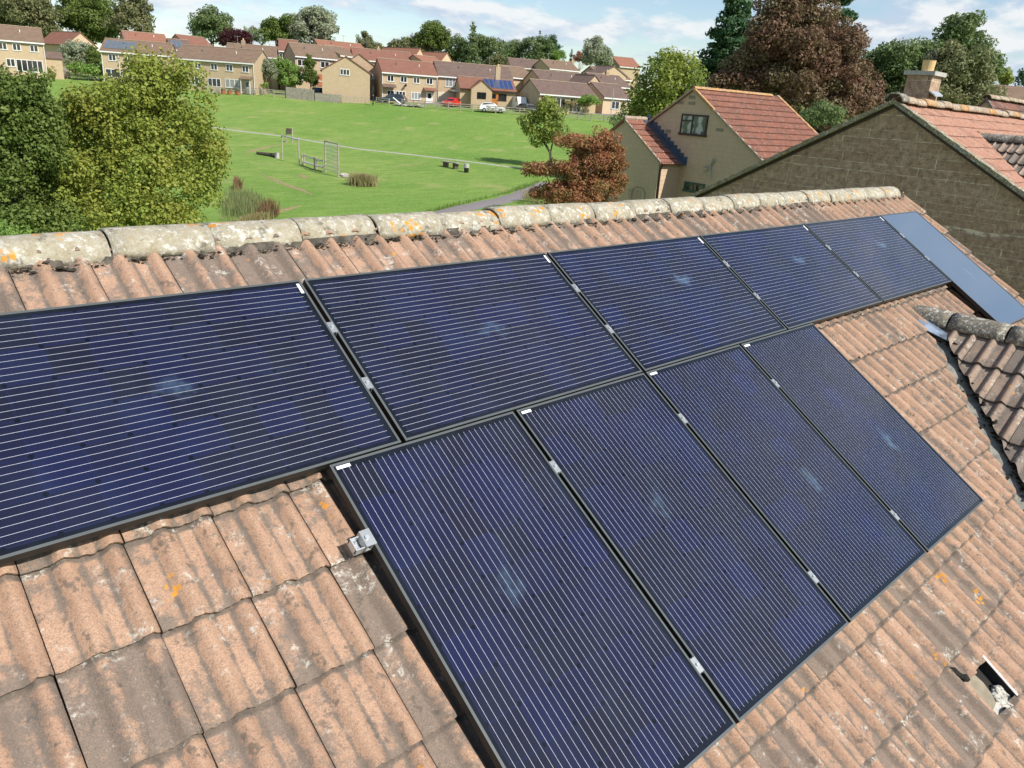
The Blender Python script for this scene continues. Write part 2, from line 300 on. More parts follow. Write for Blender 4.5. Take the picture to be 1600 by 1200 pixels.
L['ygreen'] = leaf_mat('yellow_green_leaf', (.185,.255,.04), (.30,.345,.07), (.31,.29,.055))
L['dgreen'] = leaf_mat('dark_green_leaf', (.085,.135,.028), (.145,.20,.045), (.20,.25,.06))
L['mgreen'] = leaf_mat('mid_green_leaf', (.10,.16,.055), (.16,.23,.08), (.20,.24,.10))
L['olive'] = leaf_mat('olive_leaf', (.14,.165,.065), (.21,.23,.10), (.26,.24,.12))
L['pale'] = leaf_mat('pale_willow_leaf', (.22,.26,.15), (.33,.37,.24), (.38,.40,.28))
L['purple'] = leaf_mat('purple_leaf', (.045,.015,.018), (.075,.025,.028), (.10,.03,.03))
L['beech'] = leaf_mat('copper_beech_leaf', (.15,.080,.050), (.25,.145,.092), (.16,.15,.07), .25)
L['maple'] = leaf_mat('autumn_leaf', (.31,.125,.065), (.42,.19,.10), (.24,.22,.07), .3)
L['conifer'] = leaf_mat('conifer_leaf', (.035,.085,.035), (.06,.13,.05), (.09,.15,.06), .15)
L['bright'] = leaf_mat('bright_green_leaf', (.15,.27,.05), (.22,.35,.08), (.28,.36,.10))
L['lemon'] = leaf_mat('lemon_green_leaf', (.21,.27,.045), (.31,.35,.07), (.13,.19,.05))
L['straw'] = leaf_mat('straw_leaf', (.34,.26,.13), (.42,.34,.18), (.20,.24,.08))
L['reed'] = leaf_mat('reed_leaf', (.13,.21,.065), (.20,.26,.09), (.34,.29,.15))
L['dock'] = leaf_mat('brown_dock', (.20,.105,.06), (.28,.17,.09), (.16,.15,.07))
L['redtree'] = leaf_mat('brick_red_leaf', (.30,.10,.06), (.36,.14,.09), (.22,.12,.06))
def grass_mat():
    t = NT('meadow_grass'); c = t.coord(); rot = t.coord(rot=(0,0,Rd(-44)), scale=(1,3.2,1))
    a = t.noise(c, .035, 5, .6); b = t.noise(rot, .45, 6, .72); d = t.noise(c, 3.5, 4, .75); e = t.noise(c, .28, 4, .6); g2_ = t.noise(c, .14, 5, .65)
    col = t.mix(t.ramp(a, .35, .65), (.165,.29,.055), (.28,.355,.095))
    col = t.mix(t.ramp(b, .40, .60, 0, .85), col, (.115,.235,.038)); col = t.mix(t.ramp(d, .42, .66, 0, .7), col, (.26,.34,.10))
    col = t.mix(t.ramp(g2_, .50, .66, 0, .55), col, (.085,.215,.03))
    col = t.mix(t.math('MULTIPLY', t.ramp(e, .56, .68), t.ramp(b, .4, .6, .2, .75)), col, (.40,.37,.16))
    return t.out(t.pbr(col, .95, 0, .08, t.bump(t.math('ADD', d, b), .9, .12)))
M['grass'] = grass_mat()
# ------------------------------------------------------------------ terrain
def sheet(name, mat, S, T, f, kind='structure'):
    V = []; F = []; ns, nt = len(S), len(T)
    for t in T:
        for s in S: p = stw(s, t); V.append((p[0], p[1], f(p[0], p[1])))
    for j in range(nt-1):
        for i in range(ns-1): a = j*ns+i; F.append((a, a+1, a+ns+1, a+ns))
    me = bpy.data.meshes.new(name); me.from_pydata(V, [], F); me.polygons.foreach_set('use_smooth', [True]*len(F)); o = mesh_obj(name, me, mat); return tag(o, kind=kind)
S = sorted(set([-2500,-1200,-600,-350,-220] + list(range(-160, 101, 3)) + [140,220,350,600,1200,2500])); T = sorted(set([-300,-80,-30] + list(range(-12, 230, 3)) + [260,300,380,500,700,1000,1600,3000]))
sheet('ground', M['grass'], S, T, terr)
def strip(name, mat, pix, w, lift=.05, taper=None):
    pts = [ground(*p) if len(p) == 2 else np.array(p) for p in pix]; out = []
    for a, b in zip(pts, pts[1:]):
        n = max(2, int(np.linalg.norm(b-a)/1.0))
        for k in range(n): out.append(a+(b-a)*k/n)
    out.append(pts[-1]); V = []; F = []; N = len(out)
    for i, p in enumerate(out):
        d = out[min(i+1, N-1)]-out[max(i-1, 0)]; d[2] = 0; d /= np.linalg.norm(d); nrm = np.array([-d[1], d[0], 0])
        ww = w/2*(1 if taper is None else min(1, .15+4*i/N*taper, .15+4*(N-1-i)/N*taper)) * (1+.12*sin(i*1.7))
        for sgn in (-1, -.33, .33, 1): q = p+nrm*ww*sgn; V.append((q[0], q[1], terr(q[0], q[1])+lift*(1 if abs(sgn) < 1 else .1)))
        if i:
            for k in range(3): b0 = (i-1)*4+k; F.append((b0, b0+1, b0+5, b0+4))
    me = bpy.data.meshes.new(name); me.from_pydata(V, [], F); return tag(mesh_obj(name, me, mat), kind='structure')
strip('path', M['asphalt'], [(640,349),(720,326),(780,315),(812,306),(836,294),(850,286)], 1.9)
strip('path', M['path_pale'], [(330,199),(360,203),(450,214),(560,233),(640,242),(680,246.5),(720,251.5),(760,256.5),(805,262),(900,272)], .62)
strip('worn_grass', M['dirt'], [(408,272),(440,286),(470,297),(490,306)], .55, .03, 1.)
strip('worn_grass', M['dirt'], [(385,239),(400,234),(420,229),(440,226)], .7, .03, 1.)
strip('worn_grass', M['dirt'], [(468,273),(476,277),(484,279)], .7, .03, 1.)
strip('worn_grass', M['dirt'], [(360,358),(395,340),(430,331),(470,322)], .8, .03, 1.)
strip('road', M['asphalt'], [stw(s, 141, 0) + np.array([0,0,terr(*stw(s,141)[:2])]) for s in range(-30, 60, 6)], 5, .06)
# ------------------------------------------------------------------ our roof
TA = Rd(32); SLOPE = tan(TA); NT_ = -.118          # tile pan plane: z = y*tan32 + NT_/...
def P2W(u, v, n): return np.array([u, cos(TA)*v - sin(TA)*n, sin(TA)*v + cos(TA)*n])
def mapper(O, U, V, N):
    O, U, V, N = [np.array(q, float) for q in (O, U, V, N)]
    return lambda a: O + a[:, :1]*U + a[:, 1:2]*V + a[:, 2:3]*N
def prof(fx):
    def b(c, w): return np.where(np.abs(fx-c) < w, .5*(1+np.cos(pi*(fx-c)/w)), 0.)**.62
    return np.maximum(b(.40, .138), b(.875, .122))
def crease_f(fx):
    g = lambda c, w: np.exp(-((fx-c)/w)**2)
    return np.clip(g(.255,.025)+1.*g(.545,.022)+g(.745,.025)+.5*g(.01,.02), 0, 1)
def tile_field(u0, nu, v0, nv, pitch, gauge, roll=.029, step=.025, cols=28, seed=1, jit=1., skip=()):
    """rows of interlocking two-roll tiles; v0 = lower edge of lowest course. returns verts (u,v,n), faces, tone, pan"""
    r = np.random.default_rng(seed); fx = np.linspace(.006, .994, cols); h = prof(fx); cr = crease_f(fx); V = []; F = []; TN = []; PN = []; nb = 0
    rows = [1.06, .988, .945, .60, .30, .03, 0.]; course_shade = [2.2, 2.2, 0, 0, 0, .25, .5]  # course shadow painted dark at each tile's upper end and lower edge
    for j in range(nv):
        for i in range(nu):
            if (i, j) in skip: continue
            ju, jv, jn, jr = r.normal(0, .0007*jit), r.normal(0, .003*jit), abs(r.normal(0, .0016*jit)), r.normal(0, .004*jit); tone = r.random()
            wob = r.normal(0, .0018*jit, cols)
            X = u0 + (i+fx)*pitch + ju; g = []
            for k, q in enumerate(rows):
                zz = roll*h + step*(1-q) + jn + (-.004 if q == 0. else 0) + jr*(fx-.5)*.4
                g.append(np.stack([X + jr*(q-.5)*.3, np.full(cols, v0+(j+q)*gauge+jv) + (wob if q < .1 else 0), zz], 1))
            g.append(np.stack([X, np.full(cols, v0+j*gauge+jv+.003)+wob, roll*h + .0065], 1))       # underside of the front edge
            g = np.array(g); nr = len(g)
            L_ = g[:, 0].copy(); L_[:, 2] -= .02; R_ = g[:, -1].copy(); R_[:, 2] -= .02
            vv = np.concatenate([g.reshape(-1, 3), L_, R_]); V.append(vv); pn = np.stack([np.concatenate([np.tile(1-h, nr), np.ones(nr*2)]), np.concatenate([np.clip(np.tile(cr, nr)+np.repeat(course_shade+[1.], cols), 0, 2.4), np.ones(nr*2)])], 1)
            PN.append(pn); TN.append(np.full(len(vv), tone))
            for a in range(nr-1):
                for b in range(cols-1): q = nb+a*cols+b; F.append((q+cols, q+cols+1, q+1, q))
                lo = nb+nr*cols; F.append((nb+a*cols, lo+a, lo+a+1, nb+(a+1)*cols)); ro = lo+nr; F.append((nb+a*cols+cols-1, nb+(a+1)*cols+cols-1, ro+a+1, ro+a))
            nb += len(vv)
    return np.concatenate(V), F, np.concatenate(TN), np.concatenate(PN)
def field_mesh(name, parts, mat, parent, org):
    """parts: list of (verts_world, faces, tone, pan, [cut planes (point, normal kept side)])"""
    tot = bmesh.new(); me = bpy.data.meshes.new(name)
    for (V, F, TN, PN, cuts) in parts:
        m = bpy.data.meshes.new('t'); m.from_pydata([tuple(p) for p in (V-org)], [], F)
        for nm, arr in (('tone', TN), ('pan', PN[:, 0]), ('crease', PN[:, 1])): at = m.attributes.new(nm, 'FLOAT', 'POINT'); at.data.foreach_set('value', arr.astype(np.float32))
        m.polygons.foreach_set('use_smooth', [True]*len(F))
        if cuts:
            bm = bmesh.new(); bm.from_mesh(m)
            for (p, n) in cuts:
                bmesh.ops.bisect_plane(bm, geom=bm.verts[:]+bm.edges[:]+bm.faces[:], plane_co=Vector([float(a) for a in np.array(p)-org]), plane_no=Vector([float(a) for a in n]), clear_inner=True, clear_outer=False)
            bm.to_mesh(m); bm.free()
        tot.from_mesh(m); bpy.data.meshes.remove(m)
    tot.to_mesh(me); tot.free(); me.materials.append(mat)
    try: me.set_sharp_from_angle(angle=Rd(50))
    except Exception: pass
    return mesh_obj(name, me, None, parent)
GZ = -6.7
house = thing('tiled_house', (0, 1.33, GZ), 'near house under our feet with lichen-spotted two-roll tile roof carrying the dark solar panels', 'house')
HO = ORG[house]
PLN = -.122    # tile pan height below panel top plane
XR, VAL = 4.12, 4.20            # cross-gable ridge x; valley line x - y = VAL
main_map = mapper(P2W(0, 0, PLN), (1,0,0), (0,cos(TA),sin(TA)), (0,-sin(TA),cos(TA)))
PITCH, GAUGE = .3075, .3505; U0 = -2.49-PITCH*9; V0 = -.358-GAUGE*9     # a course edge at v=-.358
HOLES = [(19, 3), (15, 3)]
V, F, TN, PN = tile_field(U0, 39, V0, 15, PITCH, GAUGE, seed=3, skip=HOLES)
Vw = main_map(V)
nv45 = (-1, 1, 0); nvr = (1, 1, 0)
YV = XR - VAL    # y where both valleys meet
# clip at the top under the ridge and at the sides
top_cut = ((0, 1.232, 0), (0,-1,0))
right_cut = ((6.62, 0, 0), (-1,0,0))
partA = (Vw, F, TN, PN, [((VAL-.07, 0, 0), nv45), top_cut, right_cut, ((XR, 0, 0), (-1,0,0))])
V2, F2, TN2, PN2 = tile_field(U0+PITCH*20, 19, V0, 15, PITCH, GAUGE, seed=3)
partB = (main_map(V2), F2, TN2, PN2, [((XR, YV+.07, 0), nvr), top_cut, right_cut, ((XR, 0, 0), (1,0,0))])
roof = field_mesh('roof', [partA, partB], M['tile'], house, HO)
# cross gable (ridge along -y), same tiles, greyer
zr = YV*SLOPE + PLN/cos(TA)     # pan-plane height at its ridge
cg_map = mapper((XR, 0, zr), (0,-1,0), (cos(TA),0,sin(TA)), (-sin(TA),0,cos(TA)))
V, F, TN, PN = tile_field(-.62, 15, -GAUGE*9-.11, 9, PITCH, GAUGE, roll=.030, step=.022, seed=9, jit=1.3)
pc = (cg_map(V), F, TN, PN, [((VAL+.085, 0, 0), (1,-1,0)), ((XR-.09, 0, 0), (-1,0,0))])
cg_map2 = mapper((XR, 0, zr), (0,1,0), (-cos(TA),0,sin(TA)), (sin(TA),0,cos(TA)))
V, F, TN, PN = tile_field(-4.0, 15, -GAUGE*9-.11, 9, PITCH, GAUGE, roll=.030, step=.022, seed=10, jit=1.3)
pd = (cg_map2(V), F, TN, PN, [((XR, YV-.085, 0), (-1,-1,0)), ((XR+.09, 0, 0), (1,0,0))])
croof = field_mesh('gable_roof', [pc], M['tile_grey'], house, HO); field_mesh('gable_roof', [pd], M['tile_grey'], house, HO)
# valley troughs
def vpt(x, lift=0): return np.array([x, x-VAL, (x-VAL)*SLOPE + PLN/cos(TA) + lift])
mb = MB()
xs = np.linspace(XR+.04, .8, 30)
for a, b in zip(xs, xs[1:]):
    for s0, s1 in ((-.17, 0), (0, .17)):
        def q(x, s):
            p = vpt(x, -.006); d = np.array([1., -1., 0])/sqrt(2)*s     # across the valley
            z = (-abs(s)*.0 + (abs(s)*.25))
            return p + np.array([-d[0]*-1, d[1], z*.35])
        mb.quad(q(a, s0), q(b, s0), q(b, s1), q(a, s1))
mb.build('valley_gutter', M['gutter_trough'], house, world=True, fix=False)
# dark moss and debris along the cut edge of the gable tiles
def blobs(n, posf, rf, seed):
    r = np.random.default_rng(seed); m = MB()
    for k in range(n):
        p = posf(r, k/n); R0 = rf(r); b = len(m.v); ic = [(0,0,1),(0,0,-1)] + [(cos(a)*.95, sin(a)*.95, .3*(-1)**i) for i, a in enumerate(np.linspace(0, 2*pi, 7)[:-1])]
        rot = r.normal(0, 1, 3); sc = R0*np.array([1+abs(rot[0])*.5, 1+abs(rot[1])*.5, .55])
        for c in ic: w = np.array(c)*sc*(1+r.normal(0, .22)); m.v.append(tuple(p+w))
        for i in range(6): j = (i+1) % 6; m.f += [(b, b+2+i, b+2+j), (b+1, b+2+j, b+2+i)]
    return m
blobs(520, lambda r, f: vpt(XR-.05-3.1*f, .004) + np.array([.062+r.normal(0,.011), -.062+r.normal(0,.011), abs(r.normal(0,.010))+.028*(sin(f*62)**2)]), lambda r: .008+r.random()*.015, 5).build('moss', M['moss'], house, world=True, smooth=True)['kind'] = 'stuff'
blobs(90, lambda r, f: vpt(XR-.05-3.1*r.random(), -.012) + np.array([r.normal(0,.05), -r.normal(0,.05), 0.]), lambda r: .006+r.random()*.016, 6).build('debris', M['mortar'], house, world=True, smooth=True)['kind'] = 'stuff'
for i in range(8):
    p = vpt(3.85-i*.33, .012); mb = MB().box(p[0]-.07,p[1]-.012,p[2]-.004, p[0]+.06,p[1]+.004,p[2]+.006); mb.build('gutter_clip', M['moss'], house, world=True)
mb = MB(); p = vpt(3.98, .02)
mb.prism([p+np.array([-.22,.12,.05]), p+np.array([-.02,.06,.06]), p+np.array([.02,-.22,-.055]), p+np.array([-.10,-.24,-.075])], (0,0,.006))
mb.build('lead_flashing', M['lead_sheet'], house, world=True)
# ridge caps: half-round tiles of ~.46 m, uneven
def ridge_caps(n0, start, length, count, rad, parent, mat, seed, axis='x', z=0, y=0, gap=.008, label=None, squash=.86, mitre=0.):
    r = np.random.default_rng(seed); objs = []
    for i in range(count):
        a = start + i*length + gap/2; b = start + (i+1)*length - gap/2; m = MB(); nA, nB = 12, 6; dz = r.normal(0, .005); dy = r.normal(0, .005); tw = r.normal(0, .006)
        ring = []
        for jj in range(nB):
            t = jj/(nB-1); p = a+(b-a)*t
            for k in range(nA):
                an = -.12 + (pi+.24)*k/(nA-1); rr = rad*(1+.012*sin(5*t+i)+r.normal(0,.006)); cy = cos(an)*rr; cz = sin(an)*rr*squash
                pp = p + (mitre*(cy+rad) if (i == 0 and jj == 0) else 0)
                yy, zz = y+dy+cy+tw*(t-.5), z+dz+cz
                m.v.append((pp, yy, zz) if axis == 'x' else (y+dy-cy+tw*(t-.5), z and pp*-1, zz))
        for jj in range(nB-1):
            for k in range(nA-1): q = jj*nA+k; m.f.append((q, q+1, q+nA+1, q+nA))
        o = m.build(n0, mat, parent, world=True, smooth=True)
        try: o.data.set_sharp_from_angle(angle=Rd(40))
        except Exception: pass
        sol = o.modifiers.new('thick', 'SOLIDIFY'); sol.thickness = .013; sol.offset = -1
        objs.append(o)
    return objs
ridge_caps('ridge_tile', -5.2+.012, .4655, 25, .122, roof, M['ridge'], 4, 'x', z=.638, y=1.33, squash=.88)
for o in list(roof.children): pass
# mortar bedding under the ridge
mb = MB(); r = np.random.default_rng(11); N = 420
for side in (-1, 1):
    for k in range(N):
        x0 = -5.2+11.78*k/N; x1 = x0+11.78/N
        def e(x): return .014*sin(x*20.5)+.008*sin(x*57)+.006*sin(x*131)
        y0, y1 = 1.33+side*(.137+e(x0)*.8), 1.33+side*(.137+e(x1)*.8)
        zb = .575; zt = .655
        mb.quad((x0, y0, zb), (x1, y1, zb), (x1, 1.33+side*(.112+e(x1+3)*.3), zt), (x0, 1.33+side*(.112+e(x0+3)*.3), zt))
mb.build('mortar_bedding', M['mortar'], house, world=True, smooth=True, fix=False)
m = MB(); m.tube([(-5.18,1.33,.622),(6.40,1.33,.622)], .090, 20); m.build('mortar_bedding', M['mortar'], house, world=True, smooth=True)
tag(blobs(2600, lambda r, f: (lambda xx: np.array([xx, 1.33-.146+r.normal(0,.007)-.006*sin(xx*9), .612+r.normal(0,.010)]))(-4.6+11.0*r.random()), lambda r: .003+r.random()**4*.009, 15).build('moss', M['moss_b'], house, world=True, smooth=True), kind='stuff')
# cross-gable ridge caps
for i, (a, b) in enumerate([(-.20,.26),(.27,.73),(.74,1.2),(1.21,1.67),(1.68,2.14),(2.15,2.61),(2.62,3.08)]):
    m = MB(); nA, nB = 12, 6; rr = np.random.default_rng(40+i)
    for jj in range(nB):
        t = jj/(nB-1); p = a+.004+(b-a-.008)*t
        for k in range(nA):
            an = -.15+(pi+.3)*k/(nA-1); rad = .135*(1+rr.normal(0,.008)); off = (.13*(1-sin(an))*-1 + .07*cos(an)) if (i == 0 and jj == 0) else 0
            m.v.append((XR-cos(an)*rad+.004*sin(i*3), YV - p - off*.6, zr-.035+sin(an)*rad*.85))
    for jj in range(nB-1):
        for k in range(nA-1): q = jj*nA+k; m.f.append((q, q+1, q+nA+1, q+nA))
    o = m.build('ridge_tile', M['ridge_grey'], croof, world=True, smooth=True); sol = o.modifiers.new('thick', 'SOLIDIFY'); sol.thickness = .018; sol.offset = -1
m = MB(); m.box(XR-.12, YV-3.2, zr-.10, XR+.12, YV+.12, zr-.02); m.build('mortar_bedding', M['mortar'], house, world=True)
# walls, underlay and far slope of our house
mb = MB(); zt = lambda y: y*SLOPE + (PLN-.03)/cos(TA)
mb.prism([(-5.3,1.33,zt(1.33)),(-5.3,-3.0,zt(-3.0)),(-5.3,-3.0,zt(-3.0)-.02),(-5.3,1.33,zt(1.33)-.02)], (11.88,0,0))
mb.build('roof_underlay', M['felt'], house, world=True)
mb = MB(); yb = 5.6; zb = zt(1.33)-(yb-1.33)*SLOPE+.02
mb.quad((-5.3,1.33,zt(1.33)+.03),(6.62,1.33,zt(1.33)+.03),(6.62,yb,zb),(-5.3,yb,zb)); mb.build('rear_roof', M['tile'], house, world=True)
mb = MB(); we = 6.5
mb.prism([(we,-2.7,GZ-.5),(we,5.4,GZ-.5),(we,5.4,zb-.05),(we,1.33,zt(1.33)-.05),(we,-2.7,zt(-2.7)-.05)], (-.25,0,0))
mb.prism([(-5.2,-2.7,GZ-.5),(-5.2,5.4,GZ-.5),(-5.2,5.4,zb-.05),(-5.2,1.33,zt(1.33)-.05),(-5.2,-2.7,zt(-2.7)-.05)], (.25,0,0))
mb.box(-4.95,-2.7,GZ-.5, 6.25,-2.5,zt(-2.7)-.08); mb.box(-4.95,5.2,GZ-.5, 6.25,5.4,zb-.08)
mb.build('wall', M['stone_house'], house, world=True)
mb = MB(); mb.prism([(6.56,-2.9,zt(-2.9)+.015),(6.56,1.33,zt(1.33)+.015),(6.56,1.33,zt(1.33)-.12),(6.56,-2.9,zt(-2.9)-.12)], (.035,0,0)); mb.build('verge_board', M['cream'], house, world=True)
# a broken tile in the lower right and another by the bottom edge: partial tile, dark void, pale bedding
def hole(i, j):
    u, v = U0+PITCH*i, V0+GAUGE*j; A_ = lambda du, dv, n: P2W(u+du, v+dv, PLN+n)
    Vh, Fh, Th, Ph = tile_field(u, 1, v, 1, PITCH, GAUGE, seed=80+i)
    field_mesh('broken_tile', [(main_map(Vh), Fh, Th, Ph, [(A_(0,.225,0), (0,cos(TA),sin(TA)))]), (main_map(Vh), Fh, Th, Ph, [(A_(0,.226,0), (0,-cos(TA),-sin(TA))), (A_(.035,0,0), (-1,0,0))])], M['tile'], house, HO)
    m = MB(); m.prism([A_(-.01,-.02,-.055), A_(PITCH+.01,-.02,-.055), A_(PITCH+.01,GAUGE+.02,-.055), A_(-.01,GAUGE+.02,-.055)], P2W(0,0,-.01)); m.build('void', M['felt'], house, world=True)
    m = MB(); m.prism([A_(.02,.24,.002), A_(.145,.24,.002), A_(.165,.16,.002), A_(.155,.10,.002), A_(.13,.06,.002), A_(.02,.05,.002)], P2W(0,0,-.012)); m.build('exposed_batten', M['dirt2'], house, world=True)
    m = MB(); m.prism([A_(PITCH-.022,.25,-.05), A_(PITCH-.008,.25,-.05), A_(PITCH-.008,.01,-.05), A_(PITCH-.022,.01,-.05)], P2W(0,0,.078)); m.build('cut_side', M['felt'], house, world=True); m = MB(); m.prism([A_(PITCH-.026,.25,.029), A_(PITCH-.006,.25,.029), A_(PITCH-.006,.01,.029), A_(PITCH-.026,.01,.029)], P2W(0,0,.004)); m.build('tile_edge', M['edge_pink'], house, world=True)
    tag(blobs(260, lambda r, f: A_(.165+.11*r.random(), -.03+.125*r.random(), -.016+.012*r.random()), lambda r: .010+.010*r.random(), 77).build('pale_bedding', M['mortar_w'], house, world=True, smooth=True), kind='stuff')
    m = MB(); m.prism([A_(.02,.06,-.004), A_(PITCH-.02,.06,-.004), A_(PITCH-.02,-.01,.0), A_(.02,-.01,.0)], P2W(0,0,-.03)); m.build('bedding_slab', M['mortar_w'], house, world=True)
    blobs(5, lambda r, f: A_(-.03+.07*f, .33-.10*f, .018), lambda r: .018+.008*r.random(), 78).build('moss', M['moss'], house, world=True, smooth=True)['kind'] = 'stuff'
for hi, hj in HOLES: hole(hi, hj)
# ------------------------------------------------------------------ solar panels
ROOFM = Matrix(((1,0,0),(0,cos(TA),sin(TA)),(0,sin(TA),-cos(TA)*-1))).to_4x4() if False else Matrix(((1,0,0,0),(0,cos(TA),-sin(TA),0),(0,sin(TA),cos(TA),0),(0,0,0,1)))
def make_panel(plainface=False):
    root = bpy.data.objects.new('solar_panel', None); COL.objects.link(root); root.empty_display_size = .2
    Lg, W, t, fw = 1.65, 1.0, .035, .011
    m = MB(); m.box(0,0,-t, Lg,fw,0).box(0,W-fw,-t, Lg,W,0).box(0,fw,-t, fw,W-fw,0).box(Lg-fw,fw,-t, Lg,W-fw,0); fr = m.build('frame', M['frame'], root); m = MB(); e = .0012; m.box(0,0,.0002, Lg,fw,.0002+e).box(0,W-fw,.0002, Lg,W,.0002+e).box(0,fw,.0002, fw,W-fw,.0002+e).box(Lg-fw,fw,.0002, Lg,W-fw,.0002+e); m.build('lip_glint', M['lip_glint'], fr)  # thin box added on the frame, its paler colour standing for the glint
    m = MB(); m.box(fw-.001,fw-.001,-.008, Lg-fw+.001,W-fw+.001,-.0018); g = m.build('glass', M['pv_sheen' if plainface else 'pv'], root)
    m = MB(); m.box(fw+.01,fw+.01,-.03, Lg-fw-.01,W-fw-.01,-.0095); m.build('backsheet', M['black'], root)
    m = MB(); m.box(Lg-.029,W-.085,-.0017, Lg-.014,W-.022,-.0009); m.build('label', M['label'], root)
    return root
def copy_tree(o, parent=None):
    c = o.copy(); COL.objects.link(c); c.parent = parent
    for ch in list(o.children): copy_tree(ch, c)
    return c
GAP, GV, OFF, LNG = .0233, .0089, .0030, 1.65
proto = make_panel(); first = True
ORD = ['leftmost', 'second from the left', 'third from the left', 'fourth from the left', 'fifth from the left', 'sixth from the left', 'seventh from the left']
def place_panel(u, v, portrait, label, root=None):
    global first
    if root is None:
        root = proto if first else copy_tree(proto); first = False
    if portrait: loc = Matrix.Translation((u, v+LNG, 0)) @ Matrix.Rotation(-pi/2, 4, 'Z') @ Matrix.Translation((0,0,0))   # local x runs down slope
    else: loc = Matrix.Translation((u, v, 0))
    root.matrix_world = ROOFM @ loc; tag(root, label, 'solar panel', 'solar panels fixed on the near tiled roof'); return root
lx = [OFF+GAP/2+(k-2)*(LNG+GAP) for k in range(5)]
for k, u in enumerate(lx): place_panel(u, GV, False, 'dark blue landscape solar panel, %s in the upper row' % ORD[k])
pl_ = make_panel(True); place_panel(lx[4]+LNG+GAP, GV+1-LNG, True, 'plain upright solar panel with painted steel-blue sheen, right end of the upper row', pl_)
px_ = [-GAP/2-2-GAP, -GAP/2-1, GAP/2, GAP/2+1+GAP]
# portrait: local x down-slope, local y to the right (+u): rotate -90 maps x->-v, y->+u ; label must sit at the top left
proto2 = make_panel(); [bpy.data.objects.remove(c, do_unlink=True) for c in list(proto2.children) if c.name.startswith('label')]
m = MB(); m.box(.014,.022,-.0017, .029,.085,-.0009); m.build('label', M['label'], proto2)
for k, u in enumerate(px_):
    place_panel(u, -LNG, True, 'dark blue upright solar panel, %s in the lower row' % ORD[k], proto2 if k == 0 else copy_tree(proto2))
# rails
def rail(u0, u1, v, label):
    rt = thing('mounting_rail', P2W(u0, v, -.035), label, 'rail', 'mounting rails under the panels')
    m = MB()
    for a, b, c, d in ((v-.02, v+.02, -.078, -.073), (v-.02, v-.015, -.073, -.037), (v+.015, v+.02, -.073, -.037), (v-.02, v-.008, -.040, -.037), (v+.008, v+.02, -.040, -.037)):
        m.prism([P2W(u0,a,c), P2W(u0,b,c), P2W(u0,b,d), P2W(u0,a,d)], (u1-u0,0,0))
    m.build('channel', M['alu'], rt, world=True)
    n = int((u1-u0)/1.1)
    for i in range(n+1):
        u = u0+.25+(u1-u0-.5)*i/max(1, n); m = MB(); m.prism([P2W(u,v-.02,-.079), P2W(u+.035,v-.02,-.079), P2W(u+.035,v+.02,-.079), P2W(u,v+.02,-.079)], P2W(0,0,-.02)); m.build('roof_hook', M['alu'], rt, world=True)
rail(-3.40, 6.08, GV+.335, 'aluminium rail under the upper panel row, the lower of its two'); rail(-3.40, 6.08, GV+.68, 'aluminium rail under the upper panel row, the one nearest the ridge')
rail(-2.085, 2.09, -.345, 'aluminium rail under the lower panel row, ending beside the bright end clamp'); rail(-2.05, 2.09, -1.387, 'aluminium rail under the lower panel row near its lower edge')
cl_proto = None
def clamp(u, v, label, side=0):
    global cl_proto
    if side == 0:
        if cl_proto is None:
            root = bpy.data.objects.new('panel_clamp', None); COL.objects.link(root); root.empty_display_size = .1
            m = MB(); m.box(-.0165,-.032,.0016, .0165,.032,.0046); m.box(-.009,-.036,-.03, -.006,.036,.0007); m.box(.006,-.036,-.03, .009,.036,.0007); m.build('clamp_plate', M['alu'], root)
            m = MB(); m.tube([(0,0,.0046),(0,0,.012)], .0075, 12); m.build('bolt', M['steel_br'], root); cl_proto = root
        else: root = copy_tree(cl_proto)
    else:
        root = bpy.data.objects.new('panel_clamp', None); COL.objects.link(root); root.empty_display_size = .1
        m = MB(); m.box(-.034,-.035,-.037, -.002,.035,-.032).box(-.034,-.035,-.032, -.030,.035,.001).box(-.006,-.035,-.032, -.002,.035,.001).box(-.034,-.035,.001, .010,.035,.005).build('clamp_plate', M['alu'], root)
        m = MB(); m.tube([(-.017,0,.005),(-.017,0,.013)], .009, 12); m.build('bolt', M['steel_br'], root)
        m = MB(); m.box(-.075,-.030,-.036, -.070,.025,-.006).box(-.075,-.030,-.040, -.036,-.025,-.008).box(-.075,.020,-.040, -.036,.025,-.010).box(-.075,-.030,-.044, -.036,.025,-.040).build('rail_end_bracket', M['steel_br'], root)
    root.matrix_world = ROOFM @ Matrix.Translation((u, v, 0)); return tag(root, label, 'clamp', 'clamps holding the solar panels')
gw = ['first', 'second', 'third', 'fourth', 'fifth']
for k in range(5):
    uc = lx[k]+LNG+GAP/2
    for v, w in ((GV+.335, 'lower'), (GV+.68, 'upper')): clamp(uc, v, 'silver clamp in the upper panel row, %s gap from the left, %s one' % (gw[k], w))
for k in range(3):
    uc = px_[k]+1+GAP/2
    for v, w in ((-.345, 'upper'), (-1.387, 'lower')): clamp(uc, v, 'silver clamp in the lower panel row, %s gap from the left, %s one' % (gw[k], w))
clamp(px_[0], -.345, 'bright steel end clamp on the left edge of the lower panel row', 1)
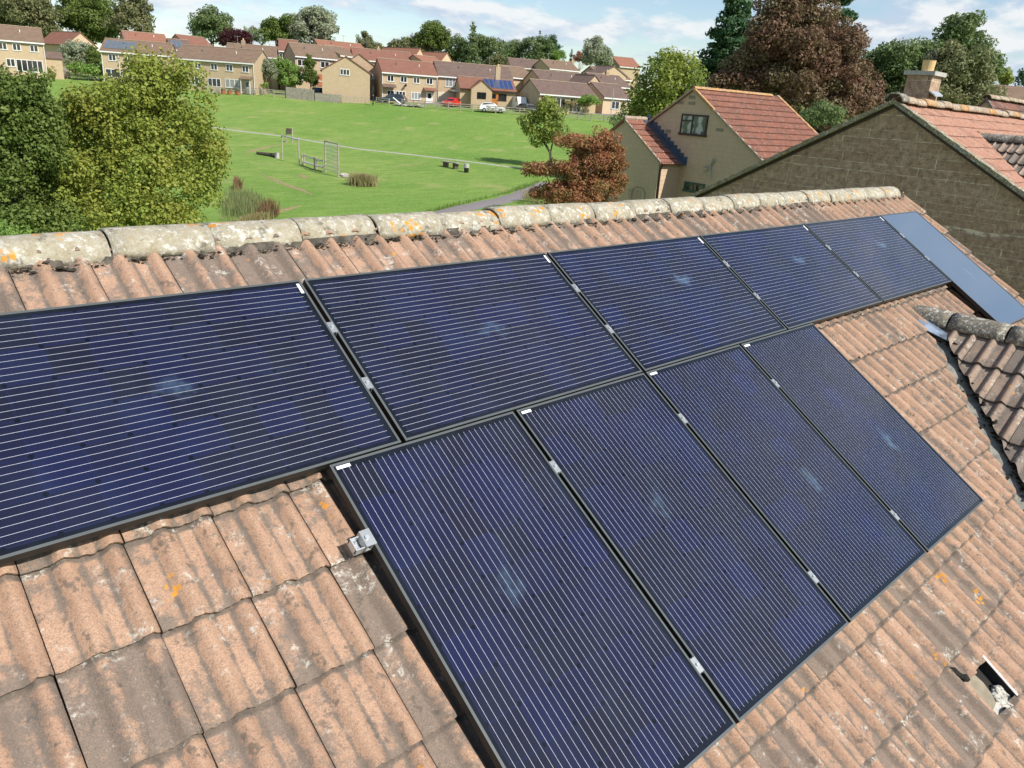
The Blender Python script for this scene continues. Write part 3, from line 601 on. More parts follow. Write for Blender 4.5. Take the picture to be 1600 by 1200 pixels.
# ------------------------------------------------------------------ neighbour house (gable wall end-on)
NX = 11.6; K = (NX-CAM[0])/(8.4-CAM[0])
AP = onx(1400,158,NX); LV = onx(1100,300,NX); RV = onx(1600,300,NX)
sl = .5*((AP[2]-LV[2])/(LV[1]-AP[1]) + (AP[2]-RV[2])/(AP[1]-RV[1]))
nb_ = thing('stone_house', (NX, AP[1], GZ), 'neighbouring house with brown stone gable wall and salmon tiled slope', 'house'); NO = ORG[nb_]
hw = 5.6; zE = AP[2]-hw*sl; LEN = 10.
m = MB(); m.prism([(NX,AP[1]-hw,GZ-.5),(NX,AP[1]+hw,GZ-.5),(NX,AP[1]+hw,zE-.1),(NX,AP[1],AP[2]-.1),(NX,AP[1]-hw,zE-.1)], (.3,0,0))
m.box(NX+.3,AP[1]-hw,GZ-.5, NX+LEN-.3,AP[1]-hw+.3,zE-.12); m.box(NX+.3,AP[1]+hw-.3,GZ-.5, NX+LEN-.3,AP[1]+hw,zE-.12); m.prism([(NX+LEN,AP[1]-hw,GZ-.5),(NX+LEN,AP[1]+hw,GZ-.5),(NX+LEN,AP[1]+hw,zE-.1),(NX+LEN,AP[1],AP[2]-.1),(NX+LEN,AP[1]-hw,zE-.1)], (-.3,0,0))
m.build('gable_wall', M['stone_dark'], nb_, world=True)
aa = math.atan(sl); ca, sa = cos(aa), sin(aa)
X2 = 14.05; Y2 = AP[1]-(AP[2]-1.45)/sl      # second cross gable on the neighbour's slope
nm_ = mapper((NX-.06, AP[1], AP[2]-.03), (1,0,0), (0,ca,sa), (0,-sa,ca))
V, F, TN, PN = tile_field(0, 34, -.345*17, 17, .30, .345, roll=.014, step=.016, cols=11, seed=21, jit=1.4)
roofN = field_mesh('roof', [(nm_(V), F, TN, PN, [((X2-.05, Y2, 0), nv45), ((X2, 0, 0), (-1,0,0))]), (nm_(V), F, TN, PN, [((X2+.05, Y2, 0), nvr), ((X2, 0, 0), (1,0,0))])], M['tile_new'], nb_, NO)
m = MB(); m.prism([(NX+.06,AP[1]+.02,AP[2]-.02),(NX+.06,AP[1]+hw+.2,zE-.2*sl-.02),(NX+.06,AP[1]+hw+.2,zE-.2*sl-.10),(NX+.06,AP[1]+.02,AP[2]-.10)], (LEN+.2,0,0)); m.build('rear_roof', M['tile_new'], nb_, world=True)
# mossy cloaked verge strips
for sg, nm in ((1, 'l'), (-1, 'r')):
    m = MB(); n = 60; rr = np.random.default_rng(50+sg)
    pr = [(AP[1]+sg*(k/n)*(hw+.25)) for k in range(n+1)]
    for a, b in zip(pr, pr[1:]):
        za, zb_ = AP[2]-abs(a-AP[1])*sl, AP[2]-abs(b-AP[1])*sl; e = rr.normal(0, .008); st = .014*(((abs(a-AP[1])/.3) % 1)-.5)
        m.prism([(NX-.13+e,a,za+.035+st),(NX-.13+e,b,zb_+.035+st),(NX-.12,b,zb_-.045),(NX-.12,a,za-.045)], (.20,0,0))
    m.build('verge', M['verge'], nb_, world=True)
m = MB(); m.prism([(NX-.03,AP[1]-hw-.2,zE-.2*sl-.05),(NX-.03,AP[1],AP[2]-.05),(NX-.03,AP[1]+hw+.2,zE-.2*sl-.05),(NX-.03,AP[1]+hw+.2,zE-.2*sl-.11),(NX-.03,AP[1],AP[2]-.11),(NX-.03,AP[1]-hw-.2,zE-.2*sl-.11)], (.06,0,0)); m.build('verge_shadow_board', M['brownwood'], nb_, world=True)
def caps_x(x0, n, ln, y, z, rad, parent, mats, seed):
    r = np.random.default_rng(seed)
    for i in range(n):
        m = MB(); a = x0+i*ln+.006; b = a+ln-.012; dz = r.normal(0,.01)
        for jj in range(5):
            for k in range(10): an = -.1+(pi+.2)*k/9; m.v.append((a+(b-a)*jj/4, y-cos(an)*rad*(1+r.normal(0,.01)), z+dz+sin(an)*rad*.8))
        for jj in range(4):
            for k in range(9): q = jj*10+k; m.f.append((q,q+1,q+11,q+10))
        o = m.build('ridge_tile', mats[i % len(mats)], parent, world=True, smooth=True); so = o.modifiers.new('t', 'SOLIDIFY'); so.thickness = .02
caps_x(NX-.15, 1, .35, AP[1], AP[2]+.0, .17, roofN, [M['ridge_grey']], 1)
caps_x(NX+.22, 21, .46, AP[1], AP[2]-.01, .14, roofN, [M['ridge_warm'], M['ridge_warm'], M['ridge_orange'], M['ridge_warm']], 2)
# chimney
CX = None
for xx in np.arange(NX+.5, NX+5, .05):
    if onx(1449,168,xx)[2] <= 99 and abs(onx(1467,117,xx)[1]-onx(1417,112,xx)[1]) >= .66: CX = xx; break
cT = onx(1419,115,CX); cR = onx(1456,120,CX); y0c, y1c = cR[1]-.01, cT[1]+.01; zc = .5*(cT[2]+cR[2])
ch = MB(); ch.box(CX,y0c,AP[2]-1.0, CX+.55,y1c,zc); cho = ch.build('chimney', M['stone_dark'], roofN, world=True)
m = MB(); m.box(CX-.06,y0c-.06,zc+.002, CX+.61,y1c+.06,zc+.085); m.build('chimney_cap', M['concrete'], cho, world=True, bevel=0)
yc, xc = (y0c+y1c)/2-.03, CX+.27
m = MB(); m.tube([(xc,yc,zc+.08),(xc,yc,zc+.12),(xc,yc,zc+.30),(xc,yc,zc+.31)], [.125,.12,.13,.135], 16); m.build('chimney_pot', M['pot'], cho, world=True, smooth=False)
m = MB()
for k in range(11):
    a = 2*pi*k/11; m.tube([(xc+cos(a)*.10,yc+sin(a)*.10,zc+.31),(xc+cos(a)*.12,yc+sin(a)*.12,zc+.40),(xc+cos(a)*.03,yc+sin(a)*.03,zc+.52)], .007, 4)
m.build('bird_guard', M['black'], cho, world=True)
m = MB(); m.prism([(CX-.02,y0c-.02,AP[2]-(AP[1]-y0c)*sl-.04),(CX+.5,y0c-.02,AP[2]-(AP[1]-y0c)*sl-.04),(CX+.5,y0c-.12,AP[2]-(AP[1]-y0c+.12)*sl-.04),(CX-.04,y0c-.16,AP[2]-(AP[1]-y0c+.16)*sl-.04)], (0,0,.03)); m.build('flashing', M['steel_br'], cho, world=True)
# neighbour's cross gable
z2 = 1.33
c2 = mapper((X2, 0, z2), (0,-1,0), (cos(TA),0,sin(TA)), (-sin(TA),0,cos(TA)))
V, F, TN, PN = tile_field(-Y2-.5, 18, -.345*9-.1, 9, .30, .345, roll=.034, step=.03, cols=11, seed=31, jit=1.5)
p1 = (c2(V), F, TN, PN, [((X2+.08, Y2, 0), (1,-1,0)), ((X2-.08, 0, 0), (-1,0,0))])
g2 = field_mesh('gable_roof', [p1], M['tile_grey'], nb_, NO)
m = MB(); m.prism([(X2,Y2,z2),(X2,Y2-5,z2),(X2+3,Y2-5,z2-3*SLOPE),(X2+3,Y2-3,z2-3*SLOPE)], (0,0,-.05)); m.build('gable_roof_side', M['tile_grey'], g2, world=True)
for i in range(11):
    m = MB(); a = Y2+.25-i*.46
    for jj in range(4):
        for k in range(9): an = -.1+(pi+.2)*k/8; m.v.append((X2-cos(an)*.14, a-.45*jj/3, z2-.02+sin(an)*.12))
    for jj in range(3):
        for k in range(8): q = jj*9+k; m.f.append((q,q+1,q+10,q+9))
    m.build('ridge_tile', M['ridge_grey'], g2, world=True, smooth=True)
# ------------------------------------------------------------------ second stone house behind the neighbour, and a roof beyond
def gable_x(name, X, apx, lpx, rpx, LEN, wall, roofm, label, gz=GZ, tiles=None, roll=.02):
    """house whose ridge runs along +x and whose gable (plane x=X) faces us; pixels of apex, left and right verge points"""
    A_, L_, R_ = onx(*apx, X), onx(*lpx, X), onx(*rpx, X)
    s = ((A_[2]-L_[2])/(L_[1]-A_[1]) + (A_[2]-R_[2])/(A_[1]-R_[1]))/2 if lpx else (A_[2]-R_[2])/(A_[1]-R_[1])
    h = thing(name, (X, A_[1], gz), label, 'house'); w = 4.6; ze = A_[2]-w*s
    m = MB(); m.prism([(X,A_[1]-w,gz),(X,A_[1]+w,gz),(X,A_[1]+w,ze-.1),(X,A_[1],A_[2]-.1),(X,A_[1]-w,ze-.1)], (LEN,0,0)); m.build('wall', wall, h, world=True)
    an = math.atan(s); mp = mapper((X-.06, A_[1], A_[2]-.03), (1,0,0), (0,cos(an),sin(an)), (0,-sin(an),cos(an)))
    V, F, TN, PN = tile_field(0, int(LEN/.3)+1, -.345*14, 14, .30, .345, roll=roll, step=.028, cols=11, seed=61, jit=1.5)
    rf = field_mesh('roof', [(mp(V), F, TN, PN, [])], roofm, h, ORG[h])
    m = MB(); m.prism([(X-.1,A_[1]+.02,A_[2]-.02),(X-.1,A_[1]+w+.2,ze-.2*s-.02),(X-.1,A_[1]+w+.2,ze-.2*s-.1),(X-.1,A_[1]+.02,A_[2]-.1)], (LEN+.2,0,0)); m.build('rear_roof', roofm, h, world=True)
    caps_x(X-.1, int(LEN/.46), .46, A_[1], A_[2]-.01, .14, rf, [M['ridge_warm'], M['ridge']], 5)
    m = MB()
    for sg in (1, -1): m.prism([(X-.08,A_[1],A_[2]+.0),(X-.08,A_[1]+sg*(w+.2),ze-.2*s),(X-.08,A_[1]+sg*(w+.2),ze-.2*s-.09),(X-.08,A_[1],A_[2]-.09)], (.10,0,0))
    m.build('verge', M['ridge_grey'], h, world=True); return h
gable_x('stone_house', 24., (1543,152), (1508,182), (1575,210), 12, M['stone_mid'], M['tile_far'], 'tiled house with a grey gable peeping over the neighbour\'s roof at the right edge')
p = att(1580,134,75); h = thing('house', (p[0], p[1], terr(p[0],p[1])), 'low brown roofed house far behind the right-hand garden trees', 'house')
m = MB(); m.prism([p+LAT*-6+FWD*-4+[0,0,-2.], p+LAT*-3.5, p+LAT*14, p+LAT*14+FWD*-4+[0,0,-2.]], (0,0,-.12)); m.build('roof', M['rf_brown'], h, world=True)
m = MB(); m.prism([p+LAT*-5.5+FWD*-3.6+[0,0,-2.1], p+LAT*14+FWD*-3.6+[0,0,-2.1], p+LAT*14+FWD*3+[0,0,-2.1], p+LAT*-5.5+FWD*3+[0,0,-2.1]], (0,0,-6)); m.build('wall', M['stone_far'], h, world=True)
# ------------------------------------------------------------------ red tiled gable house with extension
yaw = -.12; E1 = np.array([cos(yaw), sin(yaw), 0]); G1 = np.array([-sin(yaw), cos(yaw), 0])     # ridge direction, gable direction (leftwards)
AG = att(1085,137,35.); NG = E1
LG = onplane(1013,188,AG,NG); RG = onplane(1187,250,AG,NG)
def gl(p): d = p-AG; return np.array([d@E1, d@G1, d[2]])      # local: along ridge, left, up
def gw_(a, b, c): return AG + E1*a + G1*b + np.array([0,0,c])
sL = -gl(LG)[2]/gl(LG)[1]; sR = -gl(RG)[2]/-gl(RG)[1]; sG = (sL+sR)/2
RE = onplane(1214,150,AG,G1); lenG = gl(RE)[0]
gh = thing('gable_house', (AG[0], AG[1], -5.2), 'tan gable house with red tiled roof edged in orange lichen and a brown framed window', 'house'); GB = -5.2-AG[2]
hwR = -gl(RG)[1]+1.3; hwL = hwR; 
def obox(m, a0, b0, c0, a1, b1, c1):
    q = [gw_(a,b,c) for c in (c0,c1) for (a,b) in ((a0,b0),(a1,b0),(a1,b1),(a0,b1))]; b = len(m.v); m.v += [tuple(x) for x in q]
    m.f += [tuple(b+i for i in f) for f in ((0,3,2,1),(4,5,6,7),(0,1,5,4),(1,2,6,5),(2,3,7,6),(3,0,4,7))]; return m
m = MB(); m.prism([gw_(0,-hwR,GB), gw_(0,hwL,GB), gw_(0,hwL,-hwL*sG-.12), gw_(0,0,-.12), gw_(0,-hwR,-hwR*sG-.12)], E1*lenG); m.build('wall', M['stone_mid'], gh, world=True)
an = math.atan(sG); gm = mapper(gw_(-.08,0,-.02), E1, G1*cos(an)+np.array([0,0,sin(an)]), -G1*sin(an)+np.array([0,0,cos(an)]))
slen = (hwR+.25)/cos(an); ng = 15
V, F, TN, PN = tile_field(0, int(lenG/.30)+1, -slen, ng, .30, slen/ng, roll=.026, step=.045, cols=9, seed=71, jit=.5)
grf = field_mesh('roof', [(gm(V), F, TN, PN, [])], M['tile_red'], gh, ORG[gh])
m = MB(); m.prism([gw_(-.1,.02,-.02), gw_(-.1,hwL+.25,-(hwL+.25)*sG-.02), gw_(-.1,hwL+.25,-(hwL+.25)*sG-.12), gw_(-.1,.02,-.12)], E1*(lenG+.2)); m.build('rear_roof', M['tile_red'], gh, world=True)
m = MB()
for i in range(int(lenG/.45)):
    a0 = -.1+i*.45; b = len(m.v)
    for jj in range(2):
        for k in range(7): t_ = pi*k/6; pq = gw_(a0+.44*jj, cos(t_)*.15, -.03+sin(t_)*.10); m.v.append(tuple(pq))
    for k in range(6): m.f.append((b+k,b+k+1,b+8+k,b+7+k))
m.build('ridge_tile', M['ridge_orange'], grf, world=True, smooth=True)
m = MB()
for sg in (1, -1):
    m.prism([gw_(-.11,0,.0), gw_(-.11,sg*hwR,-hwR*sG), gw_(-.11,sg*hwR,-hwR*sG-.10), gw_(-.11,0,-.10)], E1*.10)
m.build('verge', M['ridge_warm'], gh, world=True)
m = MB(); m.prism([gw_(-.13,-.02,.03), gw_(-.13,-1.3,-1.3*sG+.03), gw_(-.13,-1.3,-1.3*sG-.04), gw_(-.13,-.02,-.05)], E1*.13); m.build('lichen_verge', M['ridge_orange'], gh, world=True)
m = MB(); m.prism([gw_(lenG-.04,-.02,.035), gw_(lenG-.04,-2.6,-2.6*sG+.035), gw_(lenG-.04,-2.6,-2.6*sG-.03), gw_(lenG-.04,-.02,-.03)], E1*.17); m.build('lichen_verge', M['ridge_orange'], gh, world=True)
def gwin(px0, px1, py0, py1, frame, glass, parts=1):
    a = gl(onplane(px0, py0, AG, NG)); b = gl(onplane(px1, py1, AG, NG)); l, r, t_, bt = a[1], b[1], max(a[2], b[2]), min(a[2], b[2])
    m = MB(); w = .07
    obox(m, -.05, l, t_-w, .02, r, t_); obox(m, -.08, l+.04, bt-.02, .02, r-.04, bt+w); obox(m, -.05, l, bt+w, .02, l-w, t_-w); obox(m, -.05, r+w, bt+w, .02, r, t_-w)
    mid = l+(r-l)*.44; obox(m, -.05, mid+.035, bt+w, .02, mid-.035, t_-w); ty = bt+(t_-bt)*.68; obox(m, -.045, l-w, ty-.03, .02, mid+.035, ty+.03)
    f = m.build('window', frame, gh, world=True); m = MB(); obox(m, -.02, l-w, bt+w, .01, r+w, t_-w); m.build('pane', glass, f, world=True)
gwin(1066.5, 1103, 177.5, 213.5, M['brownwood'], M['glass_net']); gwin(1070.5, 1100, 283, 303, M['green_frame'], M['glass_room'])
# recessed grey blocks in the gable
for (x0, x1, y0, y1) in ((1059,1068,158,163),(1076,1086,158.5,164),(1077,1086,149,155),(1040,1048,202,208),(1119.5,1130,200,206)):
    a = gl(onplane(x0,y0,AG,NG)); b = gl(onplane(x1,y1,AG,NG)); m = MB(); obox(m, -.012, a[1], b[2], .02, b[1], a[2]); m.build('wall_block', M['concrete'] if False else plain('drab_block', (.27,.235,.16), .9), gh, world=True)
# dragonfly ornament on the wall
c = onplane(1111,262,AG,NG); cl = gl(c); m = MB()
def dg(b, z): return gw_(-.06, cl[1]-b, cl[2]+z)
m.tube([dg(.12,-.48), dg(.05,-.15), dg(-.02,.12)], [.012,.022,.035], 6)
for (b, z) in ((-.42,.0),(-.36,-.20),(.26,.34),(.12,.44)): m.tube([dg(-.0,.02), dg(b*.6,z*.75), dg(b,z)], [.010,.028,.008], 5)
m.build('dragonfly_ornament', M['steel_grey'], gh, world=True)
# extension
EX = 0.0
for e in np.arange(.5, 8, .05):
    q = gw_(-e, gl(LG)[1], 0); A2 = onplane(1011,187,AG,NG); A2l = gl(A2); pq = gw_(-e, A2l[1], A2l[2]); cc = RW @ (pq-CAM); 
    if 800+FPX*cc[0]/cc[2] <= 978: EX = e; break
bE, zEx = A2l[1], A2l[2]
P0 = gw_(-EX, bE, zEx); RE2 = gl(onplane(1034,253,P0,NG)); sE = (zEx-RE2[2])/(bE-RE2[1]); wE = bE-RE2[1]
m = MB(); m.prism([gw_(-EX,bE-wE+.12,GB), gw_(-EX,bE+wE-.12,GB), gw_(-EX,bE+wE-.12,zEx-wE*sE-.02), gw_(-EX,bE,zEx-.12), gw_(-EX,bE-wE+.12,zEx-wE*sE-.02)], E1*(EX-.003)); ext = m.build('extension', M['stone_mid'], gh, world=True)
an = math.atan(sE); em = mapper(gw_(-EX-.08,bE,zEx-.02), E1, G1*cos(an)+np.array([0,0,sin(an)]), -G1*sin(an)+np.array([0,0,cos(an)])); sl2 = (wE+.12)/cos(an); ne = 8
V, F, TN, PN = tile_field(0, int((EX-.15)/.30)+1, -sl2, ne, .30, sl2/ne, roll=.026, step=.04, cols=9, seed=73, jit=.5)
field_mesh('extension_roof', [(em(V), F, TN, PN, [])], M['tile_red'], ext, ORG[gh])
m = MB(); m.prism([gw_(-EX-.1,bE+.02,zEx-.02), gw_(-EX-.1,bE+wE+.1,zEx-(wE+.1)*sE-.02), gw_(-EX-.1,bE+wE+.1,zEx-(wE+.1)*sE-.12), gw_(-EX-.1,bE+.02,zEx-.12)], E1*(EX+.1)); m.build('rear_roof', M['tile_red'], ext, world=True)
m = MB()
for sg in (1,-1): m.prism([gw_(-EX-.1,bE,zEx+.01), gw_(-EX-.1,bE+sg*(wE+.05),zEx-(wE+.05)*sE+.01), gw_(-EX-.1,bE+sg*(wE+.05),zEx-(wE+.05)*sE-.09), gw_(-EX-.1,bE,zEx-.09)], E1*.09)
m.build('verge', M['ridge_warm'], ext, world=True)
m = MB(); m.tube([gw_(-EX-.1,bE,zEx+.02), gw_(-.02,bE,zEx+.02)], .10, 8); m.build('ridge_tile', M['ridge_warm'], ext, world=True)
# stepped lead flashing
m = MB(); n = 12
for i in range(n):
    b0, b1 = bE-.02-(wE+.2)*i/n, bE-.02-(wE+.2)*(i+1)/n; z0_, z1_ = zEx-(bE-b0)*sE, zEx-(bE-b1)*sE
    m.prism([gw_(-.012,b0,z0_+.24), gw_(-.012,b1,z0_+.24), gw_(-.012,b1,z1_+.0), gw_(-.012,b0,z0_+.0)], E1*.008)
    m.prism([gw_(-.30,b0,z0_+.035), gw_(-.30,b1,z1_+.035), gw_(-.014,b1,z1_+.045), gw_(-.014,b0,z0_+.045)], (0,0,.008))
m.build('lead_flashing', M['lead'], ext, world=True)
zg = zEx-wE*sE
m = MB(); m.tube([gw_(-EX-.05,bE-wE-.02,zg-.05), gw_(-.0,bE-wE-.02,zg-.05)], .06, 8); gt = m.build('gutter', M['brownwood'], ext, world=True)
m = MB(); m.tube([gw_(-EX+.05,bE-wE-.02,zg-.08), gw_(-EX+.05,bE-wE+.07,zg-.35), gw_(-EX+.15,bE-wE+.07,GB)], .042, 8); m.build('downpipe', M['brownwood'], gt, world=True)
# arched trellis on the shaded extension gable, small creeper leaves
q = gl(onplane(998,300,P0,NG)); m = MB()
for k in range(7):
    t0 = pi*k/7; t1 = pi*(k+1)/7; m.tube([gw_(-EX-.03,q[1]+cos(t0)*.4,q[2]+sin(t0)*.22), gw_(-EX-.03,q[1]+cos(t1)*.4,q[2]+sin(t1)*.22)], .018, 4)
for k in range(-3, 4): m.tube([gw_(-EX-.03,q[1]+k*.12,q[2]-1.4), gw_(-EX-.03,q[1]+k*.12+.25,q[2]+.1)], .008, 4)
m.tube([gw_(-EX-.03,q[1]+.4,q[2]), gw_(-EX-.03,q[1]+.4,q[2]-1.4)], .018, 4); m.tube([gw_(-EX-.03,q[1]-.4,q[2]), gw_(-EX-.03,q[1]-.4,q[2]-1.4)], .018, 4); m.build('trellis', M['fence_wood'], ext, world=True)
# ------------------------------------------------------------------ foliage
def leaves(name, C_, R_, dens, size, seed, mat, parent, org, flat=.0, up=.35, droop=0., aspect=.5):
    """C_: clump centres, R_: radii; leaves scattered in shells round each clump"""
    r = np.random.default_rng(seed); n = np.maximum(4, (dens*R_**2).astype(int)); idx = np.repeat(np.arange(len(R_)), n); N = len(idx)
    d = r.normal(0, 1, (N, 3)); d /= np.linalg.norm(d, axis=1)[:, None]; rad = R_[idx]*(.45+.6*r.random(N)**.6)
    P = C_[idx] + d*rad[:, None]*np.array([1,1,.8-flat])
    nr = d*.75 + r.normal(0, .55, (N,3)); nr[:, 2] += up; nr /= np.linalg.norm(nr, axis=1)[:, None]
    a = np.cross(nr, r.normal(0, 1, (N,3))); a /= np.linalg.norm(a, axis=1)[:, None]; a[:, 2] -= droop; a /= np.linalg.norm(a, axis=1)[:, None]; b = np.cross(nr, a)
    s = size*(.6+.8*r.random(N))[:, None]; w = s*aspect
    Q = np.stack([P-a*s*.5, P+b*w*.5+nr*s*.08, P+a*s*.5, P-b*w*.5+nr*s*.08], 1).reshape(-1, 3) - org
    me = bpy.data.meshes.new(name); me.vertices.add(4*N); me.vertices.foreach_set('co', Q.astype(np.float32).ravel())
    me.loops.add(4*N); me.loops.foreach_set('vertex_index', np.arange(4*N, dtype=np.int32)); me.polygons.add(N)
    me.polygons.foreach_set('loop_start', np.arange(0, 4*N, 4, dtype=np.int32)); me.polygons.foreach_set('loop_total', np.full(N, 4, dtype=np.int32))
    me.update(calc_edges=True); at = me.attributes.new('clump', 'FLOAT', 'FACE'); at.data.foreach_set('value', r.random(len(R_))[idx].astype(np.float32))
    return mesh_obj(name, me, mat, parent)
def crown_clumps(lobes, clump, seed, fill=.25, jag=.12, low=-.75):
    r = np.random.default_rng(seed); C_, R_ = [], []
    for (c, rad) in lobes:
        c = np.array(c, float); rad = np.array(rad, float)*np.ones(3); rad = np.maximum(rad-clump*.55, rad*.5); area = 4*pi*((rad[0]*rad[1])**1.6/3+(rad[0]*rad[2])**1.6/3+(rad[1]*rad[2])**1.6/3)**(1/1.6)
        n = max(5, int(area/(clump**2*1.5))); d = r.normal(0, 1, (n, 3)); d /= np.linalg.norm(d, axis=1)[:, None]; d = d[d[:, 2] > low]
        rr = np.where(r.random(len(d)) < fill, .4+.4*r.random(len(d)), .86+jag*r.normal(0, 1, len(d)))
        kp = r.random(len(d)) < .86; C_.append((c+d*rad*rr[:, None])[kp]); R_.append((clump*(.4+.95*r.random(len(d))**1.3))[kp])
    return np.concatenate(C_), np.concatenate(R_)
def tree(name, base, lobes, clump, dens, size, seed, mat, label, group=None, bark='bark', trunk=.2, cat='tree', fill=.25, jag=.12, limbs=5, org=None, **kw):
    base = np.array(base, float); t = thing(name, base, label, cat, group)
    C_, R_ = crown_clumps(lobes, clump, seed, fill, jag); leaves('crown', C_, R_, dens, size, seed+1, L[mat], t, base, **kw)
    r = np.random.default_rng(seed+2); m = MB(); top = max(l[0][2] for l in lobes); ctr = np.mean([l[0] for l in lobes], axis=0); fork = base + (ctr-base)*.35; fork[:2] = base[:2]+(ctr[:2]-base[:2])*.2
    m.tube([base-[0,0,.4], base+(fork-base)*.5, fork], [trunk*1.25, trunk, trunk*.85], 8, False)
    tg = [np.array(l[0], float) for l in lobes]; r.shuffle(tg); extra = C_[r.choice(len(C_), min(len(C_), limbs*3), replace=False)]
    for g in tg[:limbs]: g = np.array(g); m.tube([fork-[0,0,.1], fork+(g-fork)*.5+r.normal(0,.15,3), g], [trunk*.7, trunk*.42, trunk*.12], 6, False)
    for g in extra: m.tube([fork+(ctr-fork)*.4, fork+(g-fork)*.6+r.normal(0,.2,3), g], [trunk*.35, trunk*.2, trunk*.05], 5, False)
    m.build('trunk', M[bark], t, world=True, smooth=True, fix=False); return t
def mpx(t): return t/FPX*1.06        # metres per photo pixel at distance t, near the horizon
def lob(t, items, dr=.8, depth=.9):
    """items: (px, py, rx px, ry px[, depth shift]) -> lobes at distance t"""
    out = []
    for it in items:
        c = att(it[0], it[1], t+(it[4] if len(it) > 4 else 0)); k = mpx(t); rx, rz = it[2]*k, it[3]*k; out.append((c, (rx*depth, rx*depth, rz)))
    return out
def gpt(px, py, t): p = att(px, py, t); p[2] = terr(p[0], p[1]); return p
# the two big trees on the left
tree('maple_tree', gpt(215, 300, 34), lob(34, [(230,210,95,90),(238,125,50,38),(180,185,80,62),(130,215,62,62),(290,165,52,48),(300,235,58,62,-.5),(95,190,38,30),(255,300,80,62,-2),(165,295,75,62,-2),(320,290,36,42),(110,300,50,62),(80,240,38,48,-.5),(215,100,26,22),(292,112,24,24),(190,345,60,30,-3),(260,345,55,30,-3)]),
     .62, 500, .13, 101, 'ygreen', 'large round yellow-green maple left of the field', jag=.10, trunk=.3, fill=.2, aspect=.75)
tree('sycamore_tree', gpt(20, 320, 31), lob(31, [(15,178,68,70),(-35,165,66,74),(45,240,66,78),(5,310,90,70),(-40,250,70,90),(62,190,36,40),(50,138,34,30),(0,122,42,32),(75,310,50,56,1),(40,350,70,40,-1),(90,350,50,36,-1)]),
     .5, 560, .135, 111, 'dgreen', 'darker green tree cut off by the left edge beside the round yellow-green maple', trunk=.28, aspect=.7)
tree('garden_shrub', gpt(10, 380, 26), lob(26, [(8,368,44,22),(-30,358,44,28),(45,376,38,18)]), .3, 500, .11, 121, 'bright', 'light green shrub just above the ridge at the left edge', cat='shrub', trunk=.06)
# red autumn tree, small field tree, garden trees on the right
tree('autumn_tree', gpt(905, 320, 31), lob(31, [(935,232,44,17),(905,222,44,12),(958,262,26,22),(890,262,44,15),(850,264,34,10),(930,285,52,22),(880,298,48,20),(905,308,64,18),(945,212,26,14),(925,250,46,20),(960,235,26,18),(965,285,20,24),(850,305,30,8),(830,268,20,6)], depth=.85), .24, 1300, .10, 131, 'maple', 'rust-red autumn tree in front of the gable house', bark='bark_pale', trunk=.10, fill=.35, jag=.14, aspect=.5)
tree('field_tree', gpt(862, 250, 86), lob(86, [(850,182,24,20),(870,200,24,22),(838,200,20,14),(858,166,16,12),(872,178,15,15),(850,218,24,12),(826,188,10,10)]), .95, 150, .34, 141, 'lemon', 'small bright green tree standing alone on the field behind the rust-red tree', trunk=.14, jag=.15)
tree('garden_tree', gpt(1040, 190, 52), lob(52, [(1035,125,48,42),(1010,148,34,32),(1062,110,36,28),(1045,170,48,22),(1000,172,26,18),(1078,150,28,34),(1040,92,28,16),(990,190,16,12)]), .75, 330, .22, 151, 'lemon', 'yellow-green tree between the field and the dark copper beech', trunk=.2, jag=.13)
tree('copper_beech', gpt(1260, 200, 60), lob(60, [(1240,70,80,55),(1215,20,45,40),(1190,80,42,36),(1300,85,55,50),(1250,22,50,42),(1270,125,95,36),(1180,125,60,26),(1125,128,28,16),(1340,135,46,26),(1240,165,90,28),(1140,110,30,18),(1330,165,60,22),(1385,165,24,12),(1120,140,22,14)]), .85, 420, .22, 161, 'beech', 'huge dark copper beech behind the red tiled gable house', trunk=.5, jag=.14, fill=.35, limbs=12, aspect=.55)
def conifer(name, base, top, hw, seed, mat, label, tiers=13, clump=.8, dens=200, size=.35, group=None, narrow=1.):
    base = np.array(base, float); r = np.random.default_rng(seed); C_, R_ = [], []; H = top[2]-base[2]
    for k in range(tiers):
        f = k/(tiers-1); z = base[2]+H*(.10+.88*f); rad = hw*(1-f**narrow)*(1+.15*r.normal())+.12
        for j in range(max(4, int(2*pi*rad/clump*2.6))):
            a = r.random()*2*pi; q = rad*(.35+.65*r.random()); C_.append([base[0]+cos(a)*q, base[1]+sin(a)*q, z-q*.18+r.normal(0,.2)]); R_.append(clump*(.5+.5*r.random())*(1-.5*f))
    t = thing(name, base, label, 'tree', group); leaves('crown', np.array(C_), np.array(R_), dens, size, seed, L[mat], t, base, flat=.3, droop=.4, aspect=.4)
    m = MB(); m.tube([base-[0,0,.4], np.array([base[0],base[1],base[2]+H*.97])], [hw*.09+.05, .03], 7); m.build('trunk', M['bark'], t, world=True); return t
conifer('conifer_tree', gpt(1130, 150, 72), att(1150, -95, 72), 5.0, 171, 'conifer', 'dark green conifer rising behind the left side of the copper beech', clump=1.15, dens=150, size=.40, tiers=24)
conifer('conifer_tree', gpt(1285, 150, 80), att(1290, -90, 80), 5.0, 173, 'conifer', 'dark green conifer rising behind the right side of the copper beech', clump=1.1, dens=150, size=.45, tiers=16)
tree('broadleaf_tree', gpt(1420, 160, 62), lob(62, [(1400,95,48,32),(1370,110,30,28),(1440,115,46,46),(1400,135,60,30),(1360,140,30,20),(1450,85,30,20)]), .8, 300, .26, 181, 'mgreen', 'rounded mid-green tree left of the stone chimney', trunk=.25)
tree('broadleaf_tree', gpt(1500, 190, 60), lob(60, [(1500,115,44,46),(1470,100,36,36),(1520,150,46,34),(1480,160,56,32),(1540,130,24,30),(1440,150,40,34)]), .8, 300, .26, 191, 'olive', 'pale olive tree right behind the stone chimney', trunk=.25)
